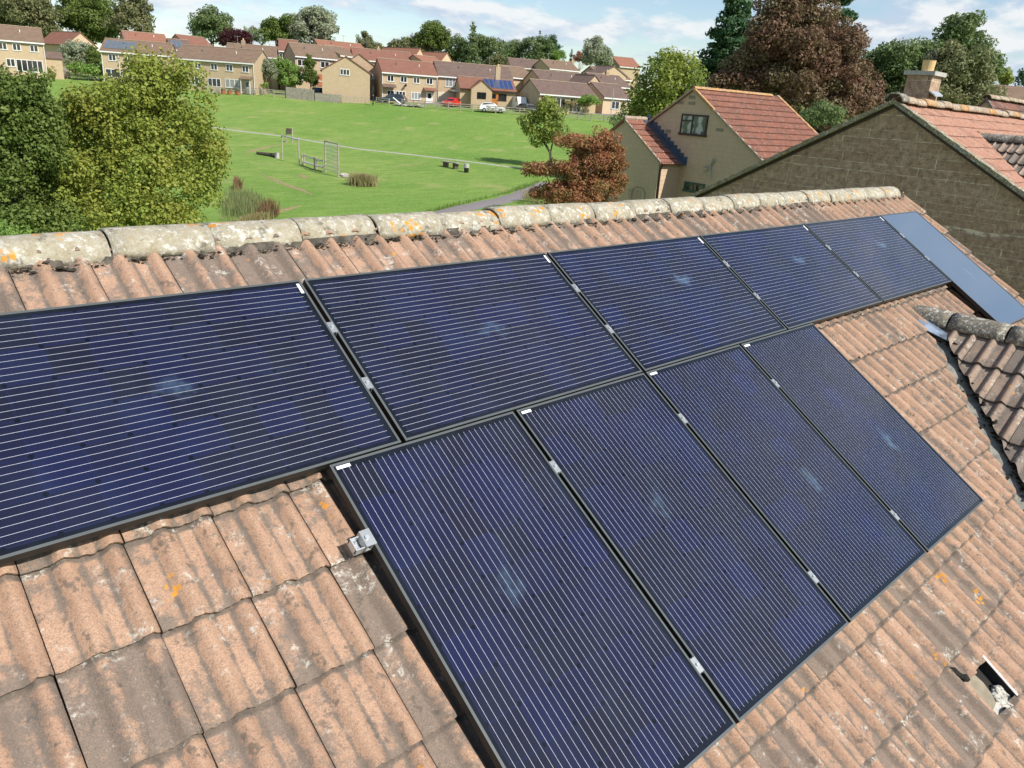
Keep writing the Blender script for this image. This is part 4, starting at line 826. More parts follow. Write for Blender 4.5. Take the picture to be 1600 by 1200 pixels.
tree('broadleaf_tree', gpt(1510, 150, 74), lob(74, [(1505,55,36,30),(1500,40,26,20),(1530,90,34,34),(1480,80,24,26),(1548,100,16,20)]), .85, 280, .30, 201, 'mgreen', 'tall dark crown topping the trees right of the chimney', trunk=.3)
tree('small_tree', gpt(1566, 150, 80), lob(80, [(1566,120,16,14),(1575,128,12,10)]), .6, 260, .3, 205, 'lemon', 'small yellowish tree near the right edge below the tall crown', trunk=.1)
tree('small_tree', gpt(1600, 150, 90), lob(90, [(1602,122,14,14)]), .6, 260, .3, 207, 'conifer', 'dark little tree cut by the right edge', trunk=.1)
tree('garden_shrub', gpt(1285, 200, 42), lob(42, [(1285,183,38,24),(1258,186,26,18),(1310,188,22,16),(1290,168,18,12)]), .42, 420, .15, 209, 'mgreen', 'rounded green shrub between the red roof and the stone gable', cat='shrub', trunk=.08)
tree('garden_shrub', gpt(1490, 190, 48), lob(48, [(1495,178,20,8),(1475,172,16,8)]), .35, 420, .14, 211, 'bright', 'bright green shrub showing behind the neighbour\'s ridge', cat='shrub', trunk=.05)
tree('garden_shrub', gpt(965, 195, 50), lob(50, [(958,186,12,10),(972,180,12,8)]), .35, 420, .15, 213, 'mgreen', 'dark green shrub in front of the yellow-green tree by the field edge', cat='shrub', trunk=.06)
# far trees on the skyline
FT = [ # px, list of lobes, t, mat, species name, label
 (170,[(30,25,50,32),(-10,20,45,34),(70,45,22,16),(45,5,30,20)],'olive','broadleaf_tree','olive-green tree behind the leftmost terrace at the top left corner'),
 (178,[(140,22,36,32),(145,58,26,10),(118,10,26,24),(155,40,30,20),(100,40,14,14)],'dgreen','broadleaf_tree','broad dark green tree behind the second roof from the left'),
 (172,[(205,30,30,30),(215,10,22,18),(228,45,14,16)],'olive','broadleaf_tree','pale olive tree leaning right beside the broad dark green one'),
 (190,[(335,44,34,22),(325,34,20,12)],'mgreen','broadleaf_tree','round green tree standing alone against the sky left of the purple one'),
 (176,[(366,61,24,13),(372,56,14,8)],'purple','purple_tree','small round dark purple tree above the terrace roofs'),
 (188,[(393,56,12,12)],'pale','broadleaf_tree','small pale tree just right of the dark purple one'),
 (184,[(436,50,27,20),(428,42,16,12)],'dgreen','broadleaf_tree','dense dark green tree left of the tall willow'),
 (186,[(488,40,32,24),(505,50,24,20),(470,50,24,22),(492,24,24,10)],'pale','willow_tree','tall wide grey-green willow above the middle terraces'),
 (190,[(571,66,13,12),(582,74,14,7)],'olive','broadleaf_tree','small thin olive tree right of the willow'),
 (200,[(640,72,28,12),(655,66,16,10),(615,80,14,5)],'olive','broadleaf_tree','low spreading olive tree behind the long red roof'),
 (198,[(678,52,21,16),(672,68,22,14),(690,62,14,14)],'dgreen','broadleaf_tree','tall open dark green tree above the two orange roofs'),
 (205,[(712,76,20,16),(705,88,16,10)],'mgreen','broadleaf_tree','green tree filling the gap left of the pointed conifer'),
 (205,[(768,80,24,18),(755,70,14,12),(775,96,22,10)],'mgreen','broadleaf_tree','rounded green tree right of the pointed conifer'),
 (195,[(778,96,16,9),(765,100,10,6)],'olive','broadleaf_tree','low olive bush-like tree behind the brown roofs'),
 (215,[(808,80,16,14),(798,84,14,12)],'mgreen','broadleaf_tree','small rounded tree left of the twin dark crowns'),
 (212,[(840,78,22,18),(848,70,12,12)],'mgreen','broadleaf_tree','large rounded green tree behind the long brown rear roofs'),
 (222,[(858,72,12,14),(866,78,10,10)],'conifer','broadleaf_tree','dark green tree touching the right side of the large rounded one'),
 (216,[(870,88,12,9)],'bright','broadleaf_tree','small light green tree left of the blue-green conifer'),
 (214,[(906,90,11,8)],'redtree','red_tree','small brick-red tree left of the pale willow'),
 (200,[(934,85,22,18),(930,74,15,12),(944,92,14,12)],'pale','willow_tree','pale silvery willow standing alone above the right-hand bungalows'),
 (210,[(962,99,10,7),(952,102,8,5)],'dgreen','broadleaf_tree','small dark tree between the pale willow and the orange roof'),
 (148,[(125,86,24,18),(108,80,14,12)],'pale','garden_tree','pale loose garden tree between the leftmost two terraces'),
 (146,[(146,90,10,14)],'dgreen','garden_tree','narrow dark green garden tree beside the pale loose one'),
 (140,[(422,110,13,15),(415,100,8,8)],'pale','garden_tree','grey-green garden tree beside the terrace with flower pots'),
 (141,[(450,116,20,16),(440,102,12,10),(462,124,14,10)],'bright','garden_tree','light green garden tree in the middle of the garden group'),
 (140,[(484,112,9,20),(482,98,7,10),(490,125,8,8)],'dgreen','garden_tree','slender dark garden tree left of the blank gable end'),
 (700/5,[(744,152,8,5)],'dock','garden_bush','reddish bush under the front gable of the bungalow'),
 (139,[(757,151,7,6)],'dgreen','garden_bush','dark green round bush left of the wooden door'),
 (136,[(920,156,15,6),(905,158,8,4)],'bright','garden_bush','yellow-green hedge below the right end of the long bungalow'),
 (135,[(892,160,10,4)],'straw','garden_bush','dry pale bush left of the yellow-green hedge'),
 (134,[(848,152,5,6)],'redtree','garden_bush','small pinkish bush by the corner of the long bungalow'),
 (139,[(135,107,26,4),(160,110,16,4)],'bright','hedge','clipped green hedge above the left rail fence'),
 (137,[(412,133,6,5)],'bright','garden_bush','ball-shaped green bush at the corner of the terrace with flower pots'),
 (136,[(80,112,8,10)],'lemon','garden_bush','yellow bush beside the brown porch at the far left'),
]
for i, (t, items, mt, nm, lab) in enumerate(FT):
    k = mpx(t); cx = np.mean([a[0] for a in items]); cy = max(a[1]+a[3] for a in items); big = max(a[2] for a in items)*k
    cs = max(.35, min(1.3, big*.28)); sz = max(.22, min(.55, cs*.42))
    tree(nm, gpt(cx, cy, t), lob(t, [(q[0], q[1], q[2]*1.16, q[3]*1.14) for q in items]), cs, 52/sz**1.0/ max(.5, cs)*1.0, sz, 300+i*7, mt, lab, group=None, trunk=max(.08, big*.05), cat='bush' if 'bush' in nm else ('hedge' if nm == 'hedge' else 'tree'), jag=.13, limbs=4)
conifer('conifer_tree', gpt(736, 110, 200), att(736, 33, 200), 3.2, 401, 'mgreen', 'tall pointed conifer near the middle of the skyline', clump=1.0, dens=60, size=.5, tiers=16, narrow=1.3)
conifer('conifer_tree', gpt(783, 100, 225), att(783, 64, 225), .9, 403, 'conifer', 'thin dark pointed conifer right of the tall one', clump=.5, dens=120, size=.4)
conifer('conifer_tree', gpt(840, 100, 222), att(841, 49, 222), 2.6, 405, 'conifer', 'dark pointed tree behind the large rounded one', clump=.9, dens=70, size=.5)
conifer('conifer_tree', gpt(891, 105, 216), att(891, 77, 216), 1.7, 407, 'conifer', 'small blue-green conifer left of the brick-red tree', clump=.6, dens=90, size=.4)
m = None
# reeds, docks and dry clump in the meadow
def spikes(name, P, h, w, mat, label, cat, seed, spread=.12, kind=None):
    r = np.random.default_rng(seed); V = []; F = []; org = np.mean(P, axis=0)
    for p in P:
        hh = h*(.5+.7*r.random()); d = r.normal(0, spread, 2); a = r.random()*pi; wv = np.array([cos(a), sin(a), 0])*w*(.6+.8*r.random()); b = len(V); q = p-org; tip = q+[d[0]*hh, d[1]*hh, hh]; mid = q+[d[0]*hh*.35, d[1]*hh*.35, hh*.6]
        V += [q-wv, q+wv, mid+wv*.9, mid-wv*.9, tip]; F += [(b,b+1,b+2,b+3),(b+3,b+2,b+4)]
    me = bpy.data.meshes.new(name); me.from_pydata([tuple(v) for v in V], [], F); o = mesh_obj(name, me, L[mat]); o.location = org; at = me.attributes.new('clump', 'FLOAT', 'FACE'); at.data.foreach_set('value', np.repeat(r.random(len(P)), 2).astype(np.float32)); return tag(o, label, cat, kind=kind)
def patch(pix, n, seed):
    r = np.random.default_rng(seed); out = []; pts = [ground(*q) for q in pix]
    for k in range(n):
        w = r.random(len(pts))**2.5; w /= w.sum(); p = sum(a*b for a, b in zip(w, pts)); out.append([p[0], p[1], terr(p[0], p[1])-.03])
    return np.array(out)
spikes('rushes', patch([(350,330),(340,300),(385,300),(420,315),(430,330),(390,350),(340,352)], 3600, 1), .75, .016, 'reed', 'tall green rushes beside the round yellow-green maple', 'rushes', 2, kind='stuff')
spikes('dock_plants', patch([(415,325),(432,330),(440,335),(430,345),(405,345),(390,342)], 420, 3), .95, .022, 'dock', 'red-brown dock stems at the right end of the rushes', 'dock plants', 4, kind='stuff')
spikes('dock_plants', patch([(370,292),(378,296),(365,300)], 200, 5), .9, .03, 'dock', 'small red-brown dock patch against the maple\'s right side', 'dock plants', 6, kind='stuff')
spikes('dry_grass', patch([(370,358),(395,352),(420,350),(432,340),(400,345),(350,362)], 1600, 7), .6, .02, 'straw', 'straw-coloured dry grass in front of the rushes', 'dry grass', 8, kind='stuff')
c = ground(567, 290); spikes('dry_clump', c+np.random.default_rng(9).normal(0, .40, (1500,3))*[1.1,1.1,0], .95, .022, 'straw', 'round dry straw-coloured bush standing on the open grass', 'bush', 10, spread=.42)
c2_, r2_ = crown_clumps([(c+[0,0,.35], (1.1,1.0,.3))], .25, 12); 
t_ = thing('nettles', c, 'low green nettles round the foot of the dry straw bush', 'nettles'); leaves('leaves', c2_, r2_, 500, .12, 13, L['mgreen'], t_, c)
c = ground(838, 318); tree('garden_bush', c, [(c+[0,0,.6], (1.6,1.4,.8)), (c+LAT*1.8+[0,0,.4], (1.2,1.,.7))], .35, 300, .12, 14, 'straw', 'greyish scrub beside the tarmac path under the rust-red tree', cat='bush', trunk=.05)
# verge tufts along the near path edge
spikes('long_grass', np.concatenate([patch([(640,340),(700,325),(760,311)], 700, 21), patch([(760,311),(800,301),(835,290),(850,280)], 900, 22)]), .35, .02, 'bright', 'longer rough grass along the far edge of the tarmac path', 'grass', 23, kind='stuff')
# ------------------------------------------------------------------ terraces beyond the field
def far_house(label, xl, yl, xr, yr, tl, tr_, rise=2.3, W=7.5, wall='stone_far', roof='rf_brown', wins=(), doors=(), He=4.9, gable_front=False, fascia='white', chim=(), pipes=(), over=.35, name='terraced_house', pvs=None, extra=None):
    """front eave line runs from pixel (xl,yl) at distance tl to (xr,yr) at distance tr_"""
    rise *= .72; a, b = att(xl, yl, tl), att(xr, yr, tr_); ze = (a[2]+b[2])/2; d = b-a; d[2] = 0; Lh = float(np.linalg.norm(d)); rz = atan2(d[1], d[0])
    base = ze-He; h = thing(name, (a[0], a[1], base), label, 'house', rz=rz); ORG[h] = np.zeros(3)
    fx = lambda px: Lh*(px-xl)/(xr-xl)
    lo = -2.5
    m = MB()
    if not gable_front:
        m.prism([(0,0,lo),(0,0,He),(0,W/2,He+rise),(0,W,He),(0,W,lo)], (Lh,0,0)); m.build('wall', M[wall], h)
        th = .14; m = MB(); o = over; k = rise/(W/2)
        m.prism([(-.12,-o,He-o*k+.02),(-.12,W/2,He+rise+.02),(-.12,W+o,He-o*k+.02),(-.12,W+o,He-o*k+.02+th),(-.12,W/2,He+rise+.02+th),(-.12,-o,He-o*k+.02+th)], (Lh+.24,0,0)); rf = m.build('roof', M[roof], h)
        m = MB(); m.box(-.1,W/2-.13,He+rise+.14, Lh+.1,W/2+.13,He+rise+.24); m.build('ridge', M['ridge_warm'], rf)
        m = MB(); m.box(-.1,-o-.06,He-o*k-.14, Lh+.1,-o-.003,He-o*k+.06); m.build('fascia', M[fascia], h)
    else:
        m.prism([(0,0,lo),(Lh,0,lo),(Lh,0,He),(Lh/2,0,He+rise),(0,0,He)], (0,W,0)); m.build('wall', M[wall], h)
        k = rise/(Lh/2); o = over; th = .14; m = MB()
        m.prism([(-o,-.15,He-o*k+.02),(Lh/2,-.15,He+rise+.02),(Lh+o,-.15,He-o*k+.02),(Lh+o,-.15,He-o*k+.02+th),(Lh/2,-.15,He+rise+.02+th),(-o,-.15,He-o*k+.02+th)], (0,W+.3,0)); rf = m.build('roof', M[roof], h)
        m = MB(); m.box(Lh/2-.12,-.12,He+rise+.14, Lh/2+.12,W+.1,He+rise+.24); m.build('ridge', M['ridge_warm'], rf)
        m = MB(); m.box(Lh+o+.003,-.1,He-o*k-.12, Lh+o+.06,W,He-o*k+.06); m.build('fascia', M[fascia], h)
    for wn in wins:
        px, w, z0, z1 = wn[:4]; x = fx(px); opt = wn[4] if len(wn) > 4 else 2; fr = wn[5] if len(wn) > 5 else 'white'; gls = wn[6] if len(wn) > 6 else 'glass'; t_ = .09
        m = MB(); m.box(x-w/2,-.06,z1-t_, x+w/2,.02,z1).box(x-w/2-.05,-.10,z0-.03, x+w/2+.05,.02,z0+t_).box(x-w/2,-.06,z0+t_, x-w/2+t_,.02,z1-t_).box(x+w/2-t_,-.06,z0+t_, x+w/2,.02,z1-t_)
        for q in range(1, opt): xx = x-w/2+w*q/opt; m.box(xx-.05,-.06,z0+t_, xx+.05,.02,z1-t_)
        f = m.build('window', M[fr], h); m = MB(); m.box(x-w/2+t_,-.02,z0+t_, x+w/2-t_,.01,z1-t_); m.build('pane', M[gls], f)
    for dr in doors:
        px, w, z1, mt = dr[:4]; x = fx(px); m = MB(); m.box(x-w/2,-.07,.05, x+w/2,.02,z1); dd = m.build('door', M[mt], h)
        if w < 2: m = MB(); m.box(x-w*.22,-.085,1.15, x+w*.22,-.071,z1-.25); m.build('pane', M['glass'], dd)
        if len(dr) > 4:
            m = MB(); m.prism([(x-w/2-.5,-1.1,z1+.15),(x+w/2+.5,-1.1,z1+.15),(x+w/2+.5,.0,z1+.55),(x-w/2-.5,.0,z1+.55)], (0,0,.1)); m.build('porch_roof', M[roof], h)
            if dr[4] == 2:
                m = MB(); m.box(x-w/2-.3,-.95,.0, x-w/2-.2,-.85,z1+.2).box(x+w/2+.2,-.95,.0, x+w/2+.3,-.85,z1+.2); m.build('porch_post', M['white'], h)
    for px in pipes: x = fx(px); m = MB(); m.tube([(x,-.09,-.5),(x,-.09,He-.15)], .055, 6); m.build('downpipe', M['white'], h)
    for (px, hh) in chim:
        x = fx(px); zt_ = He+rise; m = MB(); m.box(x-.35,W/2-.3,zt_-.4, x+.35,W/2+.3,zt_+hh); c = m.build('chimney', M['stone_house'], rf); m = MB(); m.tube([(x,W/2,zt_+hh),(x,W/2,zt_+hh+.35)], [.14,.12], 8); m.build('chimney_pot', M['pot'], c)
    if extra: extra(h, Lh, He, W, fx, rf, rise)
    if not gable_front and Lh > 7 and len(label) % 3 != 0:
        x = Lh*(.2+.6*((len(label)*37) % 10)/10); zz = He+rise; m = MB(); m.tube([(x,W/2,zz),(x,W/2,zz+1.5)], .03, 4).tube([(x-.6,W/2,zz+1.4),(x+.6,W/2,zz+1.4)], .025, 4)
        for q in range(5): m.tube([(x-.5+q*.25,W/2-.25,zz+1.4),(x-.5+q*.25,W/2+.25,zz+1.4)], .018, 4)
        m.build('aerial', M['steel_grey'], rf)
        for q in (.3, .72): m = MB(); m.tube([(Lh*q,W*.28,He+rise*.56),(Lh*q,W*.28,He+rise*.56+.5)], .08, 6); m.build('vent_pipe', M['white'] if q > .5 else M['lead'], rf)
    return h, Lh, He, W, rise, fx, rz
def upw(*px): return tuple((p, 1.15, 3.35, 4.4) for p in px)
def add_pvs(H, px0, px1, rows, cols, mat, lab, group, s0=.10, s1=.80):
    h, Lh, He, W, rise, fx, rz = H; k = rise/(W/2); x0, x1 = fx(px0), fx(px1); sl_ = math.hypot(W/2, rise); pw = (x1-x0)/cols; pv = None; ph = sl_*(s1-s0)/rows; an = math.atan(k)
    for r_ in range(rows):
        for c in range(cols):
            if pv is None:
                pv = bpy.data.objects.new('solar_panel', None); COL.objects.link(pv); m = MB(); m.box(0,0,.05, pw-.06,ph-.06,.09); m.build('frame', M['alu'], pv); m = MB(); m.box(.04,.04,.088, pw-.10,ph-.10,.094); m.build('glass', M[mat], pv); o = pv
            else: o = copy_tree(pv)
            s = s0*sl_+(rows-1-r_)*ph; loc = Matrix.Translation((x0+c*pw, s*cos(an), He+s*sin(an)+.16))
            o.matrix_world = Matrix.Translation(h.location) @ Matrix.Rotation(rz, 4, 'Z') @ loc @ Matrix.Rotation(an, 4, 'X')
            tag(o, lab % ((('upper', 'lower')[r_] + ' row, ' if rows > 1 else '') + (ORD[c] if c < 5 else ORD[c])), 'solar panel', group)
GL = 'glass_net'
# leftmost terrace
def exY(h, Lh, He, W, fx, rf, rise):
    m = MB(); m.prism([(Lh,1.5,-1),(Lh,1.5,2.6),(Lh,3.6,3.5),(Lh,5.7,2.6),(Lh,5.7,-1)], (2.4,0,0)); e = m.build('porch', M['terracotta'] if False else M['stone_far'], h)
    m = MB(); m.prism([(Lh+.0,1.3,2.55),(Lh,3.6,3.55),(Lh,5.9,2.55),(Lh,5.9,2.67),(Lh,3.6,3.67),(Lh,1.3,2.67)], (2.6,0,0)); m.build('porch_roof', M['rf_dark'], e)
    m = MB(); m.box(Lh+2.4,2.6,1.2, Lh+2.46,4.6,2.3); m.build('window', M['white'], e); m = MB(); m.box(Lh,3.4,3.5, Lh+.05,4.4,4.7); m.build('window', M['white'], h)
far_house('leftmost terrace with a brown roof and a lit right gable above the dark green tree', -60,55.5, 68,66.5, 128,134, rise=2.9, W=8, roof='rf_brown', wins=upw(1,23,51)+((10,1.2,.9,2.1),(32,2.3,.3,2.1,3),(53,1.5,.3,2.1,2)), pipes=(67,), extra=exY)
far_house('rear house with reddish roof whose left gable rises behind the pale loose garden tree', 104,70, 150,72, 155,160, rise=3.0, W=9, He=4.5, gable_front=True, roof='rf_red', wall='stone_mid')
HZ = far_house('brown roofed terrace carrying the grid of ten grey solar panels behind the round maple', 157,77.5, 264,87, 137,139.5, rise=2.6, W=8, wins=upw(174,198,248)+((170,1.8,.8,2.1),(195,1.6,.8,2.1),(225,1.6,.8,2.1)), doors=((180,.9,2.1,'brownwood'),), pipes=(158,184,263))
add_pvs(HZ, 160.5, 208, 2, 5, 'pv_far_grey', 'small grey panel on the far terrace roof, %s', 'ten grey solar panels on the far terrace roof')
far_house('house with an orange-brown roof mostly hidden behind the terrace with ten grey panels', 195,62, 262,68, 158,162, rise=2.2, W=8, He=4.5, roof='rf_orange')
HP = far_house('roof with a few dark solar panels between the two long left terraces', 268,76, 300,79, 156,158, rise=2.4, W=7, He=4.6, roof='rf_dark')
add_pvs(HP, 270, 288, 1, 3, 'pv_far_grey', 'dark panel on the low roof between the left terraces, %s', 'three dark solar panels on the roof between the terraces')
far_house('short house with a reddish roof end rising behind the terrace with flower pots', 292,72, 335,76, 160,165, rise=2.6, W=7, He=4.6, roof='rf_red')
# terrace with flower pots
far_house('long terrace with four upper windows and a porch, fronted by red flower pots', 270,88.5, 397,99, 136,135.5, rise=2.75, W=8, wins=upw(283,308.5,334,358,383)+((333,2.2,.8,2.1,3),(361,2.4,.8,2.15,3,'white',GL),(305,2.0,.8,2.1,3)), doors=((385,1.0,2.1,'steel_grey',2),), pipes=(396,))
far_house('house behind the flower pot terrace with a dark roof and lit right end', 352,82, 431,91, 150,152, rise=2.5, W=8, He=4.7, wins=((425,1.1,3.3,4.2),), chim=((377,.8),))
far_house('tall pale house with reddish roof above the garden trees', 436,78, 466,81.5, 156,157, rise=2.9, W=11, He=4.8, roof='rf_red', wins=((441,1.3,3.3,4.3),(451,1.3,3.3,4.3)))
far_house('white trimmed terrace with brown roof left of the blank gable end', 461,86.5, 528,92, 146,150, rise=2.8, W=8, wins=((471,1.6,3.2,4.3),(507,1.6,3.2,4.3),(475,1.4,.9,2.1),(500,1.5,.9,2.1)), doors=((505,2.2,2.1,'terracotta'),))
far_house('long pale roofed house peeping over the white trimmed terrace', 500,75, 572,81, 175,180, rise=2.2, W=8, He=4.6, roof='rf_orange')
far_house('plain roofed house low between the white trimmed terrace and the blank gable end', 530,86, 560,89, 165,170, rise=2.2, W=8, He=4.4)
# gable end houses
far_house('house turning a blank sandy gable end with one small white window to the field', 503,104.5, 578,119.5, 133,134.5, rise=3.1, W=9, gable_front=True, He=3.6, roof='rf_red', wins=((538.5,1.55,3.05,4.0,3),), name='gable_end_house')
far_house('second stepped house right behind the blank gable end', 530,101, 592,112, 143,144.5, rise=3.1, W=8, gable_front=True, He=4.9, roof='rf_brown', wins=((583,1.0,3.3,4.2),(586,1.1,.6,2.1)), pipes=(591,), name='gable_end_house')
far_house('long dark red roof running behind the middle terraces', 553,93, 646,98, 168,172, rise=2.9, W=8, He=4.6, roof='rf_red', chim=((595,.5),))
def exB(h, Lh, He, W, fx, rf, rise):
    x0, x1 = fx(597), fx(617.5); m = MB(); m.prism([(x0,-1.0,2.45),(x1,-1.0,2.45),(x1,0,2.9),(x0,0,2.9)], (0,0,.1)); m.build('bay_roof', M['rf_dark'], h)
    m = MB(); m.box(fx(632)-.05,-.35,2.9, fx(632)+.05,-.06,3.0); m.tube([(fx(632)-.15,-.5,2.75),(fx(632)+.2,-.55,3.1)], [.16,.2], 6); m.build('satellite_dish', M['black'], h)
far_house('terrace with four small upper windows, two wide bay windows and a white porch door', 597,111, 683,118.5, 138,141.5, rise=2.75, W=8, roof='rf_red', wins=((610,1.15,3.4,4.4),(630.5,1.15,3.4,4.4),(650.5,1.15,3.4,4.4),(671,1.15,3.4,4.4),(610.5,1.3,.9,2.0,2),(626,1.7,.8,2.0,3),(650,1.7,.8,2.0,3,'white',GL)), doors=((671.5,1.2,2.2,'white',1),), pipes=(683,597.5), extra=exB)
far_house('small rear house with a bright orange-red roof and a chimney, nearest the tall dark tree', 648,88, 664,91, 185,188, rise=2.4, W=12, gable_front=True, He=4.5, roof='rf_orange', wall='stone_mid')
far_house('second small rear house with an orange-red roof, left of the pointed conifer', 690,93.5, 706,97, 183,186, rise=2.2, W=12, gable_front=True, He=4.5, roof='rf_orange', wall='stone_mid')
far_house('hipped rear roof in salmon tiles between the two orange-red roofs', 662,99, 695,101, 170,174, rise=1.9, W=7, He=4.5, roof='rf_orange')
def exD(h, Lh, He, W, fx, rf, rise):
    m = MB(); x0, x1 = fx(702), fx(729); m.prism([(x0,-4.5,2.35),(x1,-4.5,2.55),(x1,-.1,2.7),(x0,-.1,2.5)], (0,0,.18)); m.build('canopy', M['white'], h)
    m = MB()
    for xx in (x0+.2, x1-.2): m.box(xx-.06,-4.3,-1., xx+.06,-4.18,2.4)
    m.build('canopy_post', M['brownwood'], h)
far_house('long dark roofed house with a white canopy and garage door behind the red car', 685,117.5, 802,126, 143,147, rise=3.1, W=8.5, roof='rf_dark', wins=((706.5,2.4,3.1,4.6,4,'white',GL),), doors=((699,3.2,2.2,'cream'),), chim=(), extra=exD)
far_house('grey-brown roofed rear building with pale wall right of the long dark roof', 796,120, 836,123, 156,160, rise=2.6, W=8, roof='rf_brown', He=4.6)
# bungalow with blue panels: main body and front gable
def exE(h, Lh, He, W, fx, rf, rise):
    x0, x1 = fx(734.5), fx(766.5); xm = (x0+x1)/2; k = rise/(W/2); r2 = 1.35
    m = MB(); m.prism([(x0,-1.6,-2),(x1,-1.6,-2),(x1,-1.6,He),(xm,-1.6,He+r2),(x0,-1.6,He)], (0,3.4,0)); w_ = m.build('front_gable', M['stone_far'], h)
    kk = r2/(xm-x0); m = MB(); m.prism([(x0-.25,-1.8,He-.25*kk),(xm,-1.8,He+r2),(x1+.25,-1.8,He-.25*kk),(x1+.25,-1.8,He-.25*kk+.12),(xm,-1.8,He+r2+.12),(x0-.25,-1.8,He-.25*kk+.12)], (0,4.4,0)); m.build('front_gable_roof', M['rf_red'], w_)
    m = MB(); xx = fx(750.5); m.box(xx-.75,-1.66,.95, xx+.75,-1.58,2.0); f = m.build('window', M['brownwood'], w_); m = MB(); m.box(xx-.65,-1.68,1.05, xx-.1,-1.661,1.9).box(xx+.0,-1.68,1.05, xx+.65,-1.661,1.9); m.build('pane', M['glass'], f)
HE = far_house('sandy bungalow with a front gable, wooden door, square chimney and blue solar panels', 719,137, 806,143, 137,139, rise=2.35, W=7.5, roof='rf_red', He=2.5, wins=((784.5,1.6,.9,2.0,3,'brownwood'),), doors=((772,1.5,2.1,'oakdoor'),), fascia='brownwood', extra=exE, name='bungalow')
h = HE[0]; m = MB(); x = HE[5](782); m.box(x-.4,3.4,3.0, x+.4,4.2,6.3); cc = m.build('chimney', M['stone_far'], h); m = MB(); m.tube([(x,3.8,6.3),(x,3.8,6.75)], [.16,.14], 8); m.build('chimney_pot', M['pot'], cc)
add_pvs(HE, 759, 803.5, 1, 6, 'pv_far_blue', 'deep blue panel on the sandy bungalow roof, %s', 'six blue solar panels on the bungalow roof', .06, .9)
# bungalow F and its twin behind
far_house('long bungalow, dark brown roof and shaded left gable, behind the small field tree', 843,144.5, 932,152.5, 133.5,138, rise=2.7, W=8, roof='rf_dark', He=2.55, wins=((855,1.4,.5,2.1,2),(876,1.9,.0,2.1,2),(899,2.2,.0,2.1,3,'white','glass')), fascia='white', name='bungalow')
far_house('twin bungalow roof directly behind the long one with the shaded left gable', 846,128, 922,133, 150,154, rise=2.7, W=9, roof='rf_dark', He=2.8, name='bungalow')
far_house('long brown rear roof below the large rounded tree', 798,105, 861,108, 186,188, rise=2.5, W=8, roof='rf_dark', He=4.5)
far_house('orange-brown rear roof with a pale gable next to the long brown rear roof', 858,106.5, 905,111, 182,186, rise=2.4, W=8, roof='rf_brown', He=4.5, chim=((908,.6),))
far_house('dark rear terrace end with a lit sloping gable below the pale willow', 912,118, 938,113, 168,164, rise=2.2, W=7, roof='rf_dark', He=4.0, gable_front=False)
far_house('dark roofed rear house left of the yellow-green tree', 938,121, 985,124, 166,170, rise=2.6, W=8, roof='rf_brown', He=4.6)
far_house('low house with a small chimney and dark roof beside the yellow-green tree', 934,132, 985,137, 152,156, rise=2.6, W=8, roof='rf_dark', He=4.0, chim=((966,.7),))
far_house('rightmost bungalow, partly hidden by the yellow-green tree, with a grey roof', 943,151, 985,154, 140,143, rise=2.9, W=8, roof='rf_dark', wall='stone_mid', He=2.6, wins=((962,1.8,.7,2.0,2),), name='bungalow')
far_house('bright orange roofed house at the skyline left of the yellow-green tree', 968,103, 1000,106, 205,207, rise=3.0, W=9, roof='rf_orange', He=4.5)
far_house('pale diamond-shaped gable end tilted behind the twin bungalow', 920,128, 938,131, 148,150, rise=1.6, W=5, roof='rf_dark', wall='stone_far', He=3.2, gable_front=True)
# ------------------------------------------------------------------ fences
def fence(pix, t0, t1, label, step=1.9, h=1.15, rails=(.35,.68,1.0), name='rail_fence'):
    pts = []; n = 0
    a, b = gpt(pix[0], 150, t0), gpt(pix[1], 150, t1); L_ = np.linalg.norm((b-a)[:2]); n = max(1, int(round(L_/step)))
    f = thing(name, a, label, 'fence'); P = []
    for i in range(n+1): q = a+(b-a)*i/n; P.append(np.array([q[0], q[1], terr(q[0], q[1])]))
    pm = None
    for i, q in enumerate(P): m = MB(); m.box(q[0]-.06,q[1]-.06,q[2]-.3, q[0]+.06,q[1]+.06,q[2]+h); m.build('post', M['fence_wood'], f, world=True)
    for z in rails:
        m = MB()
        for q0, q1 in zip(P, P[1:]): o = np.array([0,0,z]); m.prism([q0+o+FWD*-.08, q0+o+FWD*-.08+[0,0,.12], q0+o+FWD*-.04+[0,0,.12], q0+o+FWD*-.04], q1-q0)
        m.build('rail', M['fence_wood'], f, world=True)
    return f
fence((92,158), 138,138, 'short three-rail fence at the upper left between the dark tree and the round maple')
fence((342,446), 136,134.5, 'three-rail fence below the terrace with flower pots')
fence((588,608), 134,133, 'three-rail fence in front of the dark parked car, right of the blank gable end')
fence((628,852), 133,129.5, 'long three-rail fence along the road in front of the middle houses')
fence((866,968), 129.5,127.5, 'three-rail fence right of the small field tree')
def boards(px0, px1, t0, t1, h, label):
    a, b = gpt(px0, 150, t0), gpt(px1, 150, t1); n = int(np.linalg.norm((b-a)[:2])/.15); f = thing('board_fence', a, label, 'fence'); m = MB(); r = np.random.default_rng(px0)
    for i in range(n): q = a+(b-a)*i/n; q[2] = terr(q[0], q[1]); q1 = q+(b-a)/n*.94; hh = h+r.normal(0,.03); m.prism([q+[0,0,-.3], q1+[0,0,-.3], q1+[0,0,hh], q+[0,0,hh]], -FWD*.03+0*a)
    m.build('boards', M['fence_wood'], f, world=True); m = MB()
    for z in (.3, h-.3): m.prism([a+FWD*.05+[0,0,z], a+FWD*.05+[0,0,z+.1], a+FWD*.1+[0,0,z+.1], a+FWD*.1+[0,0,z]], b-a)
    m.build('rail', M['fence_wood'], f, world=True)
boards(447, 491, 134.3, 133.2, 1.75, 'grey close-board fence, taller left section beside the garden trees')
boards(492, 534, 133.2, 132.6, 1.25, 'grey close-board fence, lower right section under the blank gable end')
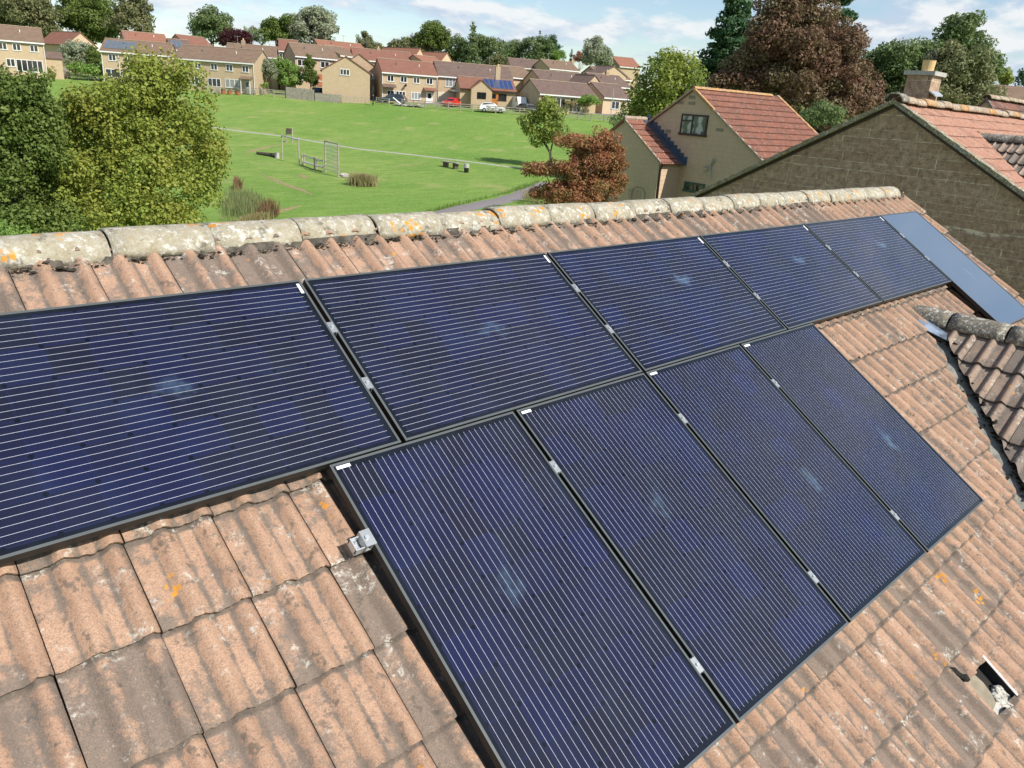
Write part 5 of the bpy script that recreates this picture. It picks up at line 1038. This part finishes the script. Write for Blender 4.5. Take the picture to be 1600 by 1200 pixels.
boards(93, 114, 139.5, 139.5, 1.8, 'weathered board fence panel behind the short rail fence at the upper left')
m = MB(); f = thing('wire_fence', gpt(536,150,132.6), 'thin wire fence in front of the blank gable end', 'fence')
for i in range(8):
    q = gpt(536+41*i/7, 150, 132.6+.06*i); m.box(q[0]-.03,q[1]-.03,q[2], q[0]+.03,q[1]+.03,q[2]+1.1)
m.build('post', M['fence_wood'], f, world=True); m = MB()
for z in (.4,.75,1.05): m.tube([gpt(536,150,132.6)+[0,0,z], gpt(577,150,133)+[0,0,z]], .02, 4)
m.build('wire', M['steel_grey'], f, world=True)
# small picket fence and pots before the long left terrace
f = thing('picket_fence', gpt(325,150,133), 'low picket fence with climbing stems before the flower pot terrace', 'fence'); m = MB(); a, b = gpt(322,150,133), gpt(345,150,133)
for i in range(16): q = a+(b-a)*i/15; q[2] = terr(q[0],q[1]); m.box(q[0]-.04,q[1]-.04,q[2], q[0]+.04,q[1]+.04,q[2]+1.2)
m.build('pickets', M['fence_wood'], f, world=True); m = MB(); m.prism([a+[0,0,.9],a+[0,0,1.0],a+FWD*.05+[0,0,1.0],a+FWD*.05+[0,0,.9]], b-a); m.build('rail', M['fence_wood'], f, world=True)
for px, w in ((341,'leftmost'),(349,'second from the left'),(359,'third from the left'),(372,'rightmost')):
    q = gpt(px, 150, 133.6); p = thing('flower_pot', q, 'red flower pot before the long left terrace, %s of four' % w, 'flower pot', 'red flower pots before the terrace'); m = MB(); m.tube([q, q+[0,0,.5], q+[0,0,.55]], [.28,.42,.46], 10); m.build('pot', M['terracotta'], p, world=True)
    C_, R_ = crown_clumps([(q+[0,0,.7], (.4,.4,.25))], .2, px); leaves('plant', C_, R_, 500, .12, px, L['mgreen'], p, q)
# low stone border / rubble between fences
f = thing('rubble_heap', gpt(640,150,134), 'pale heap of rubble and planks behind the gap in the long rail fence', 'rubble'); q = gpt(640,150,134)
blobs(60, lambda r, k: q+LAT*(-2.2+4.4*r.random())+FWD*r.normal(0,.5)+[0,0,.2*r.random()], lambda r: .2+.2*r.random(), 88).build('stones', M['concrete'], f, world=True)
m = MB(); m.tube([gpt(614,150,134)+[0,0,1.2], gpt(628,150,134)+[0,0,.1]], .12, 6); m.build('plank', M['white'], f, world=True)
# ------------------------------------------------------------------ vehicles
def car(px, t, dirs, mat, label, name='parked_car', Lc=4.2, Wc=1.75, Hc=1.45, van=False):
    q = gpt(px, 150, t); d = LAT*dirs[0]+FWD*dirs[1]; d /= np.linalg.norm(d); rz = atan2(d[1], d[0]); c = thing(name, q, label, 'van' if van else 'car', rz=rz); ORG[c] = np.zeros(3); h = Lc/2; w = Wc/2
    if van: P = [(-h,.3),(-h,1.9),(-h+.15,2.05),(h-1.3,2.05),(h-.75,1.2),(h-.1,.95),(h,.6),(h,.3)]; G = [(h-1.32,1.9),(h-.82,1.2),(h-2.0,1.2),(h-2.0,1.9)]
    else: P = [(-h,.35),(-h,.75),(-h+.12,.95),(-h+.45,Hc-.12),(-h+.9,Hc),(h-1.9,Hc),(h-1.15,.95),(h-.25,.82),(h,.65),(h,.35)]; G = [(-h+.55,Hc-.15),(-h+.95,Hc-.07),(h-1.95,Hc-.07),(h-1.35,.98),(-h+.35,.98)]
    m = MB(); n = len(P)
    prof_ = [(0.86 if z > 1.0 else 1.0) for _, z in P]
    b = 0; m.v += [(x, -w*k, z) for (x, z), k in zip(P, prof_)] + [(x, w*k, z) for (x, z), k in zip(P, prof_)]
    m.f.append(tuple(range(n))[::-1]); m.f.append(tuple(range(n, 2*n))); m.f += [(i, (i+1) % n, n+(i+1) % n, n+i) for i in range(n)]; bd = m.build('body', M[mat], c, bevel=.04)
    m = MB()
    for sg in (-1, 1): m.prism([(x, sg*w*(.90 if z < 1.1 else .855)+sg*.02, z) for x, z in G], (0, sg*.02, 0))
    xb, xf = (-h-.01, h-1.2) ; 
    if not van: m.prism([(h-1.93,-w*.72,Hc-.07),(h-1.93,w*.72,Hc-.07),(h-1.2,w*.8,.98),(h-1.2,-w*.8,.98)], (.03,0,.03)); m.prism([(-h+.5,-w*.7,Hc-.17),(-h+.5,w*.7,Hc-.17),(-h+.14,w*.78,1.0),(-h+.14,-w*.78,1.0)], (-.03,0,.02))
    m.build('windows', M['glass'], c)
    for x in (-h+.8, h-.8):
        for sg in (-1, 1): m = MB(); m.tube([(x,sg*(w-.2),.31),(x,sg*(w+.01),.31)], .31, 14); wh = m.build('wheel', M['tyre'], c); m = MB(); m.tube([(x,sg*(w+.01),.31),(x,sg*(w+.025),.31)], .18, 10); m.build('rim', M['alu'], wh)
    for sg in (-1, 1): m = MB(); m.box(h-.05,sg*w*.75-.15,.62, h+.015,sg*w*.75+.15,.76); m.build('headlight', M['white'], c)
    for sg in (-1, 1): m = MB(); m.box(-h-.015,sg*w*.8-.1,.75, -h+.03,sg*w*.8+.1,.95); m.build('tail_light', M['redcar'], c)
    return c
car(614, 136.5, (-1,.15), 'bluecar', 'dark blue-grey estate car parked before the terrace with the white porch', Lc=4.6, Hc=1.55)
car(708, 136.5, (-.5,-1), 'redcar', 'bright red car parked beside the white canopy')
car(770, 131.8, (1,.1), 'whitecar', 'white hatchback on the road behind the long rail fence')
car(827, 133.5, (.6,-.8), 'greycar', 'dark grey car nosing out beside the shaded bungalow gable')
car(812, 138.0, (.35,-1), 'whitecar', 'white van parked between the two bungalows', name='parked_van', Lc=4.8, Wc=1.9, van=True)
car(498, 139.0, (.5,-1), 'bluecar', 'pale blue-grey car half hidden behind the close-board fence', Hc=1.6)
# ------------------------------------------------------------------ person
def figure(px, t, label):
    q = gpt(px, 150, t); p = thing('person', q, label, 'person'); ORG[p] = np.zeros(3); p.rotation_euler = (0,0,Rd(200))
    J = [((0,0,.92),.14),((0,0,1.15),.125),((0,0,1.38),.15),((0,0,1.50),.06),((0,.01,1.58),.075),((0,.01,1.67),.085),
         ((.09,0,.88),.10),((.11,.12,.50),.065),((.11,.08,.09),.04),((.11,.22,.04),.035),((-.09,0,.88),.10),((-.11,-.10,.50),.065),((-.11,-.25,.10),.04),((-.11,-.15,.04),.035),
         ((.19,0,1.40),.06),((.24,-.08,1.13),.045),((.22,.02,.90),.035),((.22,.05,.82),.035),((-.19,0,1.40),.06),((-.24,.10,1.13),.045),((-.22,.26,.95),.035),((-.22,.31,.89),.035)]
    Ed = [(0,1),(1,2),(2,3),(3,4),(4,5),(0,6),(6,7),(7,8),(8,9),(0,10),(10,11),(11,12),(12,13),(2,14),(14,15),(15,16),(16,17),(2,18),(18,19),(19,20),(20,21)]
    me = bpy.data.meshes.new('body'); me.from_pydata([j[0] for j in J], Ed, []); o = bpy.data.objects.new('body', me); COL.objects.link(o); o.parent = p
    s = o.modifiers.new('skin', 'SKIN'); s.use_smooth_shade = True; o.modifiers.new('sub', 'SUBSURF').levels = 1; 
    for i, j in enumerate(J): me.skin_vertices[0].data[i].radius = (j[1], j[1]*.85)
    me.skin_vertices[0].data[0].use_root = True
    t = NT('dark_clothing'); z = t.n('ShaderNodeSeparateXYZ', {0: t.n('ShaderNodeTexCoord').outputs['Object']}).outputs[2]
    col = t.mix(t.math('GREATER_THAN', z, .98), (.02,.025,.04), (.012,.012,.014)); col = t.mix(t.math('GREATER_THAN', z, 1.5), col, (.45,.27,.19)); o.data.materials.append(t.out(t.pbr(col, .8)))
    m = MB(); bmh = blobs(1, lambda r, k: np.array([0,-.02,1.70]), lambda r: .11, 3); bmh.build('hair', M['brownwood'], p, smooth=True)
try: figure(583, 132.0, 'person in dark clothes walking past the blank gable end at the field edge')
except Exception as ex: print('person failed', ex)
# ------------------------------------------------------------------ playground
W_ = 'fence_wood'
def post(m, g, h, r=.07): m.tube([g-[0,0,.2], g+[0,0,h]], [r, r*.9], 7)
def gp(px, py): return ground(px, py, 40)
a, b = gp(441.5,248.5), gp(467.5,257)
t_ = thing('pull_up_bar', a, 'two tall wooden posts joined by a high bar, left part of the play trail', 'play equipment')
for q in (a, b): m = MB(); post(m, q, 2.55, .065); m.build('post', M[W_], t_, world=True)
m = MB(); m.tube([a+[0,0,2.25], b+[0,0,2.25]], .05, 6); m.build('crossbar', M['steel_grey'], t_, world=True)
c0, c1, c2_ = gp(474,259.5), gp(493,265.5), gp(507,269)
t_ = thing('rope_bridge', c0, 'low wobble bridge with pale deck between short posts in the play trail', 'play equipment')
for q in (c0, c1, c2_): 
    for s in (-.35, .35): m = MB(); post(m, q+FWD*s*1., 1.15, .07); m.build('post', M[W_], t_, world=True)
for q0, q1 in ((c0,c1),(c1,c2_)):
    m = MB(); m.prism([q0+FWD*-.3+[0,0,.38], q0+FWD*.3+[0,0,.38], q0+FWD*.3+[0,0,.46], q0+FWD*-.3+[0,0,.46]], q1-q0); m.build('deck', M['concrete'], t_, world=True)
    for s in (-.35,.35): m = MB(); m.tube([q0+FWD*s+[0,0,1.0], (q0+q1)/2+FWD*s+[0,0,.93], q1+FWD*s+[0,0,1.0]], .035, 5); m.build('chain_rail', M['steel_grey'], t_, world=True)
n0, n1 = gp(508.5,270), gp(529,277)
t_ = thing('climbing_net', n0, 'tall wooden frame with a hanging chain net, right part of the play trail', 'play equipment')
for q in (n0, n1): m = MB(); post(m, q, 2.9, .075); m.build('post', M[W_], t_, world=True)
m = MB(); m.tube([n0+[0,0,2.8], n1+[0,0,2.8]], .06, 7); m.build('crossbar', M[W_], t_, world=True); m = MB()
for i in range(1, 7): q = n0+(n1-n0)*i/7; m.tube([q+[0,0,.25], q+[0,0,2.7]], .016, 4)
for z in np.linspace(.35, 2.4, 7): m.tube([n0+[0,0,z], n1+[0,0,z]], .016, 4)
m.build('net', M['steel_grey'], t_, world=True)
l0, l1 = gp(402,241.5), gp(431,246)
t_ = thing('balance_log', l0, 'fallen log lying in the grass left of the play trail', 'log'); m = MB(); m.tube([l0+[0,0,.15], l1+[0,0,.2]], [.14,.20], 9); m.build('log', M['bark'], t_, world=True)
q = gp(433.5,247.5); t_ = thing('stump', q, 'pale stump between the fallen log and the tall posts', 'stump'); m = MB(); m.tube([q-[0,0,.1], q+[0,0,.55]], [.28,.24], 10); m.build('stump', M['concrete'], t_, world=True)
for (px, py, s, lab) in ((534,275,.28,'larger grey boulder right of the climbing net'),(541,277,.18,'smaller grey boulder right of the climbing net')):
    q = gp(px,py); t_ = thing('boulder', q, lab, 'boulder'); blobs(4, lambda r, k: q+r.normal(0,.12,3)*[1,1,0]+[0,0,s*.4], lambda r: s, int(px)).build('rock', M['concrete'], t_, world=True, smooth=True)
q = gp(452.5,223.5); t_ = thing('notice_board', q, 'small dark notice board on two wooden posts beside the field path', 'sign')
for s in (-.35,.35): m = MB(); post(m, q+LAT*s, 1.35 if s < 0 else 1.7, .06); m.build('post', M[W_], t_, world=True)
m = MB(); m.prism([q+LAT*-.32+[0,0,.95]-FWD*.07, q+LAT*.30+[0,0,.95]-FWD*.07, q+LAT*.30+[0,0,1.6]-FWD*.07, q+LAT*-.32+[0,0,1.6]-FWD*.07], -FWD*.04); m.build('board', M['bark'], t_, world=True)
# bench and bin
b0, b1 = gp(694,260.5), gp(714,265); t_ = thing('park_bench', b0, 'backless wooden bench beside the field path', 'bench'); d = b1-b0; d[2] = 0; L_ = np.linalg.norm(d); d /= L_; nn = np.array([-d[1], d[0], 0])
zb_ = max(b0[2], b1[2]); m = MB()
for s in (-.22, 0., .22): m.prism([b0*[1,1,0]+nn*(s-.09)-d*.25+[0,0,zb_+.5], b0*[1,1,0]+nn*(s+.09)-d*.25+[0,0,zb_+.5], b0*[1,1,0]+nn*(s+.09)-d*.25+[0,0,zb_+.57], b0*[1,1,0]+nn*(s-.09)-d*.25+[0,0,zb_+.57]], d*(L_+.5))
m.build('seat', M[W_], t_, world=True)
for k in (.12, .88):
    q = b0+(b1-b0)*k; m = MB(); m.prism([q*[1,1,0]+nn*-.25-d*.14+[0,0,q[2]-.1], q*[1,1,0]+nn*.25-d*.14+[0,0,q[2]-.1], q*[1,1,0]+nn*.3-d*.14+[0,0,zb_+.497], q*[1,1,0]+nn*-.3-d*.14+[0,0,zb_+.497]], d*.28); m.build('leg', M['bark'], t_, world=True)
q = gp(728.5,269.5); t_ = thing('litter_bin', q, 'dark litter bin with a pale top right of the backless bench', 'bin'); m = MB(); m.tube([q-[0,0,.05], q+[0,0,.45], q+[0,0,.46]], [.22,.25,.24], 12); m.build('body', M['black'], t_, world=True); m = MB(); m.tube([q+[0,0,.46], q+[0,0,.85]], [.28,.26], 12); m.build('lid', M['concrete'], t_, world=True)
# field-edge lamp post seen by the right bungalow
q = gpt(956, 165, 131); t_ = thing('street_lamp', q, 'thin pale lamp post by the fence near the rightmost bungalow', 'street lamp'); m = MB(); m.tube([q, q+[0,0,4.6]], [.07,.05], 6); m.build('pole', M['steel_grey'], t_, world=True); m = MB(); m.tube([q+[0,0,4.6], q+[0,0,4.65]-FWD*.6], [.05,.08], 6); m.build('lamp_head', M['steel_grey'], t_, world=True)
# ------------------------------------------------------------------ camera, light, sky
cd = bpy.data.cameras.new('camera'); cam = bpy.data.objects.new('camera', cd); COL.objects.link(cam); scn.camera = cam
cd.sensor_width = 36; cd.lens = 36*FPX/1600; cd.clip_start = .05; cd.clip_end = 6000
R3 = Matrix([[RW[0][i], -RW[1][i], -RW[2][i]] for i in range(3)]).to_4x4(); R3.translation = Vector([float(c) for c in CAM]); cam.matrix_world = R3
SD = np.array([.13, -.73, .66]); SD /= np.linalg.norm(SD); el = math.asin(SD[2]); az = atan2(SD[0], SD[1])
ld = bpy.data.lights.new('sun', 'SUN'); ld.energy = 5.0; ld.angle = Rd(.5); ld.color = (1, .955, .88); lo = bpy.data.objects.new('sun', ld); COL.objects.link(lo)
lo.rotation_euler = Vector([float(-c) for c in SD]).to_track_quat('-Z', 'Y').to_euler()
w = NT('World', world=True); scn.world = w.m
tc = w.n('ShaderNodeTexCoord').outputs['Generated']; sky = w.n('ShaderNodeTexSky', sky_type='NISHITA'); sky.sun_disc = False; sky.sun_elevation = el; sky.sun_rotation = az; sky.air_density = 1.0; sky.dust_density = .35; sky.ozone_density = 1.6
sp = w.n('ShaderNodeSeparateXYZ', {0: tc}).outputs; zz = w.math('ADD', w.math('MAXIMUM', sp[2], 0.), .26)
uv = w.n('ShaderNodeCombineXYZ', {0: w.math('DIVIDE', sp[0], zz), 1: w.math('DIVIDE', sp[1], zz)}).outputs[0]
n1_ = w.noise(uv, 2.6, 8, .58); n2_ = w.noise(w.n('ShaderNodeVectorMath', {0: uv, 1: (4.1, 2.2, 0)}, operation='ADD').outputs[0], .9, 3, .5); n3_ = w.noise(w.n('ShaderNodeVectorMath', {0: uv, 1: (.05, -.12, 0)}, operation='ADD').outputs[0], 2.6, 8, .58)
den = w.math('ADD', w.math('MULTIPLY', n1_, .7), w.math('MULTIPLY', n2_, .45)); cov = w.math('MULTIPLY', w.ramp(den, .515, .60), w.ramp(sp[2], .22, .5, 1., .25))
shade = w.ramp(w.math('SUBTRACT', n1_, n3_), -.05, .07)
cc_ = w.mix(shade, (.60,.70,.86), (.98,.99,1.)); cc_ = w.mix(w.ramp(sp[2], 0, .10, .55, 0), cc_, (.68,.79,.93))
bs_ = w.n('ShaderNodeBackground', {0: sky.outputs[0], 1: .12}).outputs[0]; bc_ = w.n('ShaderNodeBackground', {0: cc_, 1: .82}).outputs[0]
w.out(w.n('ShaderNodeMixShader', {0: w.math('MULTIPLY', cov, .88), 1: bs_, 2: bc_}).outputs[0])
scn.render.engine = 'CYCLES'; scn.render.resolution_x = 1024; scn.render.resolution_y = 768
vs = scn.view_settings; vs.view_transform = 'Standard'; vs.look = 'None'; vs.gamma = 1; vs.exposure = .22; vs.use_curve_mapping = False
cy = scn.cycles; cy.max_bounces = 6; cy.diffuse_bounces = 3; cy.glossy_bounces = 3; cy.transmission_bounces = 2; cy.transparent_max_bounces = 4
bpy.context.view_layer.update()
tot = sum(len(o.data.polygons) for o in bpy.data.objects if o.type == 'MESH'); print('objects', len(bpy.data.objects), 'faces', tot)
